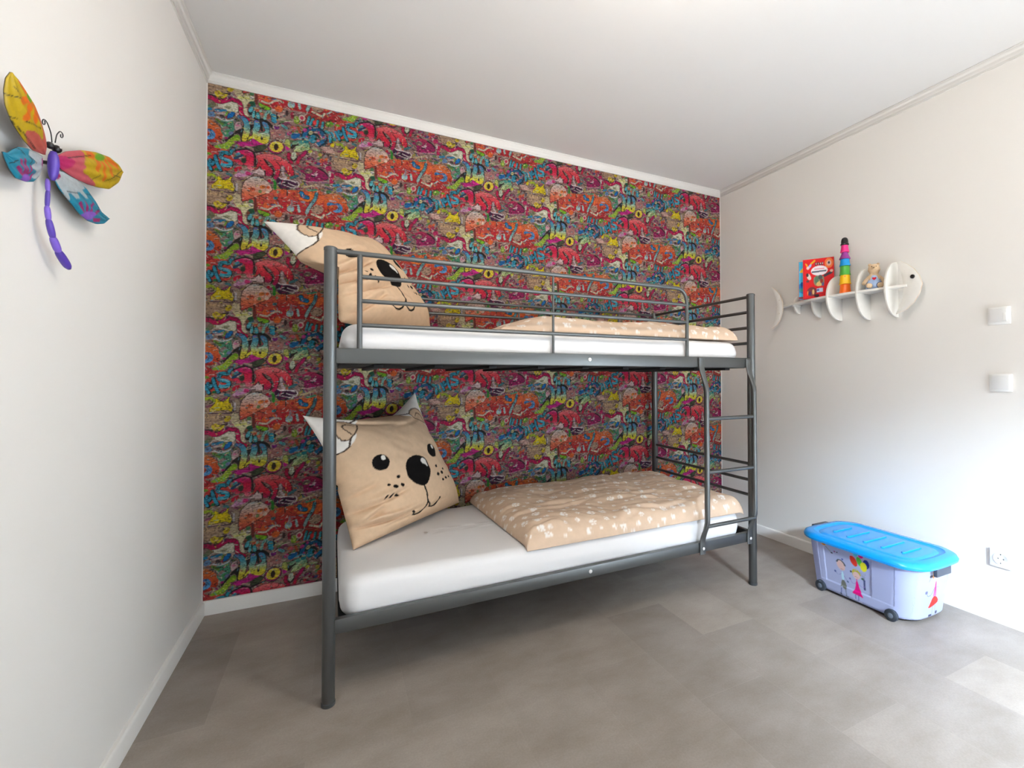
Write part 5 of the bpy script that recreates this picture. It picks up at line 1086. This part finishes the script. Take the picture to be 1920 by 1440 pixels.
# ------------------------------------------------------------------ tower of stacking cups
CUPS = [('orange', (250, 112, 22), 0.0, .0295, .0250, .056), ('yellow', (252, 196, 20), .056, .0285, .0240, .055), ('green', (78, 170, 60), .109, .0270, .0235, .055),
        ('blue', (10, 145, 214), .163, .0262, .0220, .042), ('purple', (142, 52, 140), .203, .0262, .0150, .042), ('pink', (240, 44, 132), .243, .0215, .0170, .042)]
TX, TY = W-.078, -1.034
def cup_mesh(r0, r1, h_):
    m = MB(); seg = 48; V = []; prof = [(r0*1.06, 0, 1), (r0*1.07, .004, 1), (r0*1.0, .008, 0), ((r0+r1)/2*1.0, h_*.5, 0), (r1*1.03, h_-.006, 0), (r1*.98, h_-.001, 0), (r1*.9, h_, 0), (.001, h_, 0)]
    for r_, z_, sc in prof:
        for j in range(seg):
            t = 2*PI*j/seg; k_ = 1+(.022*math.cos(t*10) if sc else 0); V.append((r_*k_*math.cos(t), r_*k_*math.sin(t), z_))
    F = [(i*seg+j, i*seg+(j+1) % seg, (i+1)*seg+(j+1) % seg, (i+1)*seg+j) for i in range(len(prof)-1) for j in range(seg)]
    return m.add(V, F+[tuple(range(seg))])
above = {'orange': 'bottom one of the tower on the shelf', 'yellow': 'between the orange and green cups', 'green': 'between the yellow and blue cups', 'blue': 'between the green and purple cups',
         'purple': 'between the blue and pink cups', 'pink': 'near the top of the tower under the black cap'}
for nm, c_, z_, r0, r1, h_ in CUPS:
    m_ = mat(nm+'_plastic', c_, rough=.35)
    o = cup_mesh(r0, r1, h_).build('stacking_cup', m_, None, smooth=50, loc=(TX, TY, SH.z+.0005+z_))
    tag(o, '%s plastic stacking cup, %s' % (nm, above[nm]), 'toy cup', 'stacking cups in the tower')
    if nm == 'yellow':   # moulded orange triangle
        a_ = math.atan2(-1.6, -2.6); pts = [(-.007, .046), (.007, .046), (0, .038)]
        MB().prism(pts, lambda a, b_, t: ((.0262+t)*math.cos(a_+a/.026), (.0262+t)*math.sin(a_+a/.026), b_), 0, .0012).build('triangle_mark', mat('orange_plastic', CUPS[0][1]), o, smooth=0)
b = MB().lathe([(.0215, 0), (.0215, .006), (.0190, .008), (.0180, .022), (.0165, .032), (.0130, .040), (.007, .044), (.001, .045)], (0, 0, 0), 40)
b = b.build('stacking_cup', mat('black_plastic', (18, 18, 20), rough=.3), None, smooth=50, loc=(TX, TY, SH.z+.286)); tag(b, 'small black domed cup crowning the tower on the shelf', 'toy cup', 'stacking cups in the tower')

# ------------------------------------------------------------------ teddy bear sitting on the shelf
M_fur = mat('pale_beige_plush', (214, 186, 152), rough=.95, spec=.1, noise=(60, .10), bump=(260, .5)); M_dung = mat('light_blue_dungarees', (168, 190, 226), rough=.9, noise=(40, .06)); M_navy = mat('dark_blue_cloth', (78, 92, 128), rough=.9)
bear = tag(empty('teddy_bear', SH+Vector((-.066, -.236, .0005)), 0), 'small beige teddy bear in light blue dungarees with red heart sitting on shelf', 'teddy bear')
BR_ = Matrix.Rotation(math.radians(-55), 4, 'Z')       # faces into the room
bear.matrix_world = Matrix.Translation(SH+Vector((-.066, -.236, .0008))) @ BR_
def skin_body(name, joints, bones, m, parent, sub=2):
    me = bpy.data.meshes.new(name); me.from_pydata([j[:3] for j in joints], bones, []); o = bpy.data.objects.new(name, me); COL.objects.link(o); o.parent = parent
    sk = o.modifiers.new('skin', 'SKIN'); sk.use_smooth_shade = True; sv = me.skin_vertices[0].data if me.skin_vertices else None
    if sv is None:
        bm = bmesh.new(); bm.from_mesh(me); bm.verts.layers.skin.verify(); bm.to_mesh(me); bm.free(); sv = me.skin_vertices[0].data
    for i, j in enumerate(joints): sv[i].radius = (j[3], j[3] if len(j) < 5 else j[4]); sv[i].use_root = (i == 0)
    ss = o.modifiers.new('smooth', 'SUBSURF'); ss.levels = sub; ss.render_levels = sub
    me.materials.append(m); return o
# local frame: -y is the front of the bear, z up, sitting at z = 0
J = [(0, .002, .020, .027), (0, .002, .045, .026), (0, 0, .070, .019), (0, -.002, .086, .016), (0, -.006, .104, .033), (0, -.006, .121, .033),
     (-.024, 0, .068, .011), (-.040, -.006, .048, .011), (-.050, -.016, .028, .012), (.024, 0, .068, .011), (.040, -.006, .048, .011), (.050, -.016, .028, .012),
     (-.018, -.014, .019, .016), (-.026, -.036, .017, .015), (-.030, -.052, .018, .015), (.018, -.014, .019, .016), (.026, -.036, .017, .015), (.030, -.052, .018, .015)]
E_ = [(0, 1), (1, 2), (2, 3), (3, 4), (4, 5), (2, 6), (6, 7), (7, 8), (2, 9), (9, 10), (10, 11), (0, 12), (12, 13), (13, 14), (0, 15), (15, 16), (16, 17)]
skin_body('body', J, E_, M_fur, bear)
MB().ball((0, -.004, .116), (.0275, .0245, .0255), 24).build('head', M_fur, bear, smooth=180)
for s_ in (-1, 1): MB().ball((s_*.0185, -.002, .1375), (.0085, .006, .0085), 14).build('ear', M_fur, bear, smooth=180)
MB().ball((-.003, -.028, .110), (.012, .011, .010), 14).build('muzzle', M_fur, bear, smooth=180)
MB().ball((-.004, -.0385, .114), (.0042, .003, .0034), 10).build('nose', mat('brown_thread', (110, 84, 58), rough=.8), bear, smooth=180)
for s_ in (-1, 1): MB().ball((s_*.0105-.002, -.0255, .124), .0024, 8).build('eye', M_black, bear, smooth=180)
# dungarees: a flared bib over the belly
V = []; seg = 36; prof = [(.040, .032, .004), (.0385, .0335, .018), (.034, .031, .038), (.0285, .0275, .056), (.024, .0225, .074), (.0195, .018, .084)]
for a, b_, z_ in prof:
    for j in range(seg):
        t = 2*PI*j/seg; k_ = 1+.03*math.sin(5*t+z_*60); V.append((a*k_*math.cos(t), .001+b_*k_*math.sin(t), z_))
F = [(i*seg+j, i*seg+(j+1) % seg, (i+1)*seg+(j+1) % seg, (i+1)*seg+j) for i in range(len(prof)-1) for j in range(seg)]+[tuple(range(seg)), tuple((len(prof)-1)*seg+j for j in range(seg))]
MB().add(V, F).build('dungarees', M_dung, bear, smooth=180)
for s_ in (-1, 1): MB().tube([(s_*.016, -.010, .0190), (s_*.025, -.030, .0182)], [.0180, .0172], 16).build('trouser_leg', M_navy if s_ > 0 else M_dung, bear, smooth=60)
hp = [(.0098*math.sin(t)**3, .00062*(13*math.cos(t)-5*math.cos(2*t)-2*math.cos(3*t)-math.cos(4*t))) for t in np.linspace(0, 2*PI, 40, endpoint=False)]
MB().prism(hp, lambda a, b_, t: (a-.002, -.0305+t+b_*.16-a*a*3*-1, .056+b_), -.0008, .0012).build('heart_patch', mat('red_felt', (200, 12, 34), rough=.9), bear, smooth=0)

# ------------------------------------------------------------------ switches and socket on the right wall
M_sw = mat('white_switch_plastic', (238, 238, 236), rough=.35); M_sw2 = mat('white_switch_rocker', (226, 226, 225), rough=.3); M_hole = mat('dark_socket_hole', (60, 62, 66), rough=.6)
def wallbox(name, y, z, label, cat, extra=None, r=0.0):
    t_ = tag(empty(name, (W, y, z)), label, cat)
    fr = MB().box((-.010, -.0405, -.0405), (0, .0405, .0405), .003).build('frame', M_sw, t_, smooth=30)
    return t_
s_ = wallbox('wall_switch', -1.690, 1.404, 'white wall switch with side rocker, upper of the two beside the fish shelf', 'light switch')
MB().box((-.0165, -.029, -.029), (-.0095, .031, .031), .002).build('cover_plate', M_sw2, s_, smooth=30)
MB().box((-.0195, -.029, -.022), (-.0155, -.018, .010), .001).build('slider', M_sw, s_, smooth=30)
s_ = wallbox('wall_switch', -1.692, 1.097, 'plain square white wall switch, lower of the two on the right wall', 'light switch')
MB().box((-.0155, -.031, -.031), (-.0095, .031, .031), .002, rot=Matrix.Rotation(math.radians(1.5), 3, 'Y'), piv=(-.01, 0, 0)).build('rocker', M_sw2, s_, smooth=30)
s_ = wallbox('power_socket', -1.683, .294, 'white wall power socket near the floor right of the storage box', 'socket')
MB().lathe([(.001, -.0102), (.0265, -.0102), (.0265, -.0128), (.0235, -.0128), (.0205, -.0108), (.001, -.0108)], (0, 0, 0), 40, 'x').build('socket_insert', M_sw, s_)
for y, z in ((.0095, 0), (-.0095, 0)): MB().lathe([(.001, -.0111), (.0026, -.0111), (.0026, -.0100), (.001, -.0100)], (0, y, z), 12, 'x').build('pin_hole', M_hole, s_)
for z in (.0195, -.0195): MB().box((-.0132, -.0012, z-.0025), (-.0095, .0012, z+.0025)).build('earth_clip', M_hole, s_, smooth=0)

# ------------------------------------------------------------------ storage box with blue lid
box = tag(empty('storage_box', (3.056, -1.285, 0)), 'clear plastic storage box with blue lid and printed children standing by the right wall', 'storage box')
BXW, BXL = .185, .262          # half sizes at the top of the tub (x, y)
def rrect(hx, hy, r_, bul, n=480):
    """rounded rectangle with short ends bulging out; starts at the back end of the long side facing the room"""
    segs = [((-hx, hy-r_), (-hx, -hy+r_)), (-hx+r_, -hy+r_, PI), ((-hx+r_, -hy), (hx-r_, -hy)), (hx-r_, -hy+r_, 1.5*PI), ((hx, -hy+r_), (hx, hy-r_)), (hx-r_, hy-r_, 0), ((hx-r_, hy), (-hx+r_, hy)), (-hx+r_, hy-r_, .5*PI)]
    L_ = [math.dist(*s) if len(s) == 2 else PI/2*r_ for s in segs]; tot = sum(L_); P_ = []; cnt = [max(3, int(round(n*q/tot))) for q in L_]
    cnt[0] += n-sum(cnt)
    for s, q in zip(segs, cnt):
        for t in np.linspace(0, 1, q, endpoint=False):
            if len(s) == 2: p = (s[0][0]+(s[1][0]-s[0][0])*t, s[0][1]+(s[1][1]-s[0][1])*t)
            else: p = (s[0]+r_*math.cos(s[2]+t*PI/2), s[1]+r_*math.sin(s[2]+t*PI/2))
            P_.append(p)
    P_ = np.array(P_); f = np.clip(np.abs(P_[:, 1])/hy, 0, 1)**8
    P_[:, 1] += np.sign(P_[:, 1])*bul*f*np.cos(P_[:, 0]/hx*PI/2*.9); return P_
tm = bpy.data.materials.new('frosted_clear_plastic'); tm.use_nodes = True; n = tm.node_tree.nodes; l = tm.node_tree.links; b = n['Principled BSDF']
at = n.new('ShaderNodeAttribute'); at.attribute_name = 'print'; l.new(at.outputs['Color'], b.inputs['Base Color']); b.inputs['Roughness'].default_value = .3
mr = n.new('ShaderNodeMapRange'); mr.inputs['To Min'].default_value = .80; mr.inputs['To Max'].default_value = 1.0; l.new(at.outputs['Alpha'], mr.inputs[0])
tl = n.new('ShaderNodeBsdfTranslucent'); l.new(at.outputs['Color'], tl.inputs[0]); tp = n.new('ShaderNodeBsdfTransparent'); tp.inputs[0].default_value = (.93, .94, 1, 1)
ma = n.new('ShaderNodeMixShader'); ma.inputs[0].default_value = .35; l.new(b.outputs[0], ma.inputs[1]); l.new(tl.outputs[0], ma.inputs[2])
mb_ = n.new('ShaderNodeMixShader'); l.new(mr.outputs[0], mb_.inputs[0]); l.new(tp.outputs[0], mb_.inputs[1]); l.new(ma.outputs[0], mb_.inputs[2]); l.new(mb_.outputs[0], n['Material Output'].inputs[0])
# prints: long side (s along it 0..1 from the back, t up 0..1) and near end
def side_canvas():
    c = Canvas(0, 0, 1, 1, 1/330, (200, 207, 240)); SK = (232, 196, 186); GR = (60, 62, 80)
    c.dot(.20, .93, .020, .045, (240, 195, 30), rot=.2); c.dot(.205, .91, .010, .02, (225, 130, 30)); c.line([(.22, .88), (.27, .80)], .008, (110, 130, 70)); c.dot(.28, .785, .012, .015, GR); c.dot(.31, .83, .010, .014, (150, 60, 120)); c.dot(.335, .83, .008, .012, GR); c.dot(.385, .73, .010, .02, (90, 100, 170))
    c.dot(.365, .60, .042, .092, SK, rot=.12, o=0); c.line([(.325, .65), (.34, .70), (.365, .705), (.395, .67), (.408, .62)], .018, (90, 92, 100)); c.line([(.36, .535), (.385, .53)], .006, (170, 110, 110))
    c.poly([(.365, .49), (.385, .49), (.392, .32), (.365, .31)], (196, 232, 240)); c.poly([(.360, .33), (.398, .33), (.420, .16), (.385, .17), (.370, .22), (.350, .18)], (120, 122, 112)); c.line([(.36, .17), (.355, .07)], .012, (120, 130, 180)); c.line([(.405, .16), (.410, .06)], .012, (130, 140, 165)); c.dot(.35, .05, .018, .014, GR); c.dot(.415, .045, .018, .014, (100, 105, 110))
    c.line([(.365, .44), (.33, .40), (.30, .44)], .006, (120, 130, 180)); c.dot(.30, .45, .012, .02, (90, 100, 160)); c.line([(.39, .42), (.42, .34)], .006, (120, 130, 180)); c.dot(.425, .33, .011, .018, (90, 110, 150))
    c.dot(.515, .535, .040, .078, (200, 190, 60)); c.dot(.517, .515, .036, .070, SK); c.line([(.478, .56), (.49, .62), (.52, .63), (.55, .58), (.555, .54)], .012, (205, 190, 50)); c.dot(.463, .555, .010, .022, (60, 60, 70)); c.dot(.575, .49, .014, .02, (60, 110, 70)); c.line([(.50, .49), (.53, .48)], .006, (170, 110, 110))
    c.line([(.517, .45), (.515, .40)], .008, (230, 60, 140)); c.poly([(.510, .42), (.524, .42), (.545, .26), (.590, .13), (.55, .15), (.52, .15), (.468, .16), (.485, .20), (.50, .28)], (236, 10, 128)); c.line([(.505, .36), (.475, .33), (.455, .39)], .006, (150, 110, 190)); c.dot(.450, .41, .011, .018, (120, 110, 170))
    c.line([(.505, .15), (.505, .06)], .008, (110, 120, 170)); c.line([(.535, .15), (.535, .05)], .008, (110, 120, 170)); c.dot(.495, .055, .018, .012, (228, 222, 240)); c.dot(.548, .04, .018, .014, (228, 222, 240)); c.line([(.59, .48), (.592, .30)], .020, (70, 80, 120)); c.line([(.535, .36), (.575, .32), (.592, .36)], .006, (150, 110, 190))
    for k_ in (.50, .545, .56, .58, .60): c.line([(.592, .48), (k_, .62)], .0025, (110, 110, 130))
    c.dot(.515, .935, .024, .060, (70, 205, 225)); c.dot(.565, .93, .024, .062, (236, 10, 140)); c.dot(.612, .79, .030, .085, (20, 40, 140)); c.dot(.550, .80, .026, .085, (90, 205, 70), rot=.12); c.dot(.495, .775, .032, .095, (240, 62, 44), rot=.18); c.dot(.588, .725, .032, .088, (246, 240, 50))
    return c
def end_canvas():
    c = Canvas(0, 0, 1, 1, 1/250, (206, 212, 236)); SK = (226, 200, 196)
    c.dot(.50, .80, .115, .105, SK); c.line([(.38, .90), (.40, .84), (.40, .76)], .05, (235, 150, 40)); c.dot(.33, .785, .05, .025, (50, 30, 50)); c.line([(.33, .77), (.28, .70)], .015, (130, 120, 150)); c.line([(.46, .755), (.54, .75)], .015, (180, 110, 110)); c.dot(.47, .82, .012, .012, (70, 60, 70)); c.dot(.55, .82, .012, .012, (70, 60, 70))
    c.poly([(.49, .68), (.52, .68), (.545, .50), (.56, .38), (.44, .38), (.465, .52)], (214, 52, 130), (200, 60, 140), (205, 130, 190)[::1]); c.poly([(.44, .40), (.56, .40), (.66, .29), (.55, .245), (.30, .20), (.38, .30)], (226, 52, 44))
    c.line([(.47, .56), (.38, .44), (.28, .43), (.24, .50)], .014, (120, 125, 165)); c.dot(.23, .51, .04, .03, (110, 112, 150)); c.line([(.53, .57), (.62, .55)], .012, (150, 150, 180))
    c.line([(.46, .24), (.46, .09)], .012, (90, 100, 150)); c.line([(.54, .25), (.55, .12)], .010, (120, 130, 165)); c.dot(.40, .075, .055, .022, (60, 62, 95)); c.dot(.60, .095, .035, .03, (60, 62, 95))
    return c
SC, EC = side_canvas(), end_canvas()
NP, NZ = 720, 110; zs = np.concatenate([[0, .003, .010], np.linspace(.016, .268, NZ-3)]); rows, prs, als = [], [], []
arch_r = .036
for z in zs:
    t = z/.27; ins = .020*(1-t) + max(0, .012*(1-z/.012))
    o_ = rrect(BXW-ins, BXL-ins*1.3, .085, .014, NP); Z_ = np.full(NP, z+.012)
    x, y = o_[:, 0], o_[:, 1]; hy = BXL-ins*1.3
    side = (x < -(BXW-ins)+.004) & (np.abs(y) < hy-.06); near = (y < -hy+.02) & (np.abs(x) < .125)
    s_ = (hy-y)/(2*hy); tt = np.full(NP, np.clip((z)/.262, 0, 1)); col = np.tile(srgb((200, 207, 240)), (NP, 1)); al = np.zeros(NP)
    ms = SC.sample(s_, tt, SC.a); mal = SC.sample(s_, tt, SC.al); q = (x < -(BXW-ins)*.98); col[q] = ms[q]; al[q] = mal[q]
    e_ = (x+.125)/.25; me_ = EC.sample(e_, tt, EC.a); mea = EC.sample(e_, tt, EC.al); col[near] = me_[near]; al[near] = mea[near]
    # moulded relief: sunk panels in the long side and a ledge above the wheels
    px_ = np.where((x < -(BXW-ins)+.004) & (s_ > .20) & (s_ < .66), .004*np.clip((z-.055)/.004, 0, 1), 0); px_ = px_ + np.where((x < -(BXW-ins)+.004) & (s_ > .14) & (s_ < .86), .002*np.clip((z-.055)/.004, 0, 1), 0)
    x = x+px_; nz_ = np.where((y < -hy*.8) & (np.abs(x) < .13), .004, 0); y = y+nz_
    rows.append(np.stack([x, y, Z_], -1)); prs.append(col); als.append(al)
V = np.concatenate(rows+[np.array([[0, 0, .014]])]); F = grid_faces(len(zs), NP); wrapf = np.array([[i*NP+NP-1, (i+1)*NP+NP-1, (i+1)*NP, i*NP] for i in range(len(zs)-1)])
base = np.array([[j, (j+1) % NP, len(V)-1, len(V)-1] for j in range(NP)])
F = np.concatenate([F, wrapf])
tub = np_mesh('tub', V, F, tm, box, np.concatenate(prs+[srgb((200, 207, 240))[None]]), np.concatenate(als+[[0.0]]))
o_ = rrect(BXW-.034, BXL-.042, .075, .014, 96)
MB().add([(p[0], p[1], .0125) for p in o_]+[(p[0], p[1], .016) for p in o_], [tuple(range(96)), tuple(range(96, 192))]+[(i, (i+1) % 96, 96+(i+1) % 96, 96+i) for i in range(96)]).build('tub_floor', tm, box, smooth=0)
# lid: stepped profile rings
M_lid = mat('bright_blue_plastic', (6, 146, 228), rough=.22, spec=.7)
prof = [(-.004, .262), (.016, .262), (.024, .266), (.026, .276), (.020, .288), (.008, .295), (-.018, .297), (-.026, .290), (-.040, .288), (-.048, .293), (-.060, .294)]
seg = 200; V = []
for o1, z_ in prof:
    V += [(p[0], p[1], z_) for p in rrect(BXW+o1, BXL+o1, .085+o1*.7 if .085+o1*.7 > .03 else .03, .016, seg)]
k = len(prof); F = [(i*seg+j, i*seg+(j+1) % seg, (i+1)*seg+(j+1) % seg, (i+1)*seg+j) for i in range(k-1) for j in range(seg)] + [tuple(range(seg)), tuple((k-1)*seg+j for j in range(seg))]
lid = MB().add(V, F).build('lid', M_lid, box, smooth=35)
for y in (-.165, -.083, 0, .083, .165):
    hw = .088 if abs(y) < .1 else .070
    pts = [(-hw, -.007), (hw, -.007), (hw+.006, 0), (hw, .007), (-hw, .007), (-hw-.006, 0)]
    MB().prism(pts, lambda a, b_, t, y=y: (a, y+b_, t), .293, .300, .002).build('ridge', M_lid, lid, smooth=30)
for s_ in (-1, 1):
    MB().box((-.060, s_*(BXL+.024)-.010, .226 if s_ < 0 else .250), (.060, s_*(BXL+.030)+.012, .263 if s_ < 0 else .296), .004).build('clip_handle', mat('dark_grey_plastic', (66, 72, 84), rough=.5), box, smooth=30)
M_wh = mat('dark_wheel_rubber', (44, 50, 58), rough=.5); M_hub = mat('grey_wheel_hub', (90, 98, 110), rough=.4)
for sx in (-1, 1):
    for y in (-.165, .175):
        wv = MB().lathe([(.004, -.009), (.022, -.010), (.027, -.007), (.027, .007), (.022, .010), (.004, .009)], (sx*(BXW-.014), y, .027), 32, 'x').build('wheel', M_wh, box)
        MB().lathe([(.001, -.0108), (.010, -.0112), (.012, -.0100), (.012, .0100), (.010, .0112), (.001, .0108)], (sx*(BXW-.014), y, .027), 16, 'x').build('hub', M_hub, wv)
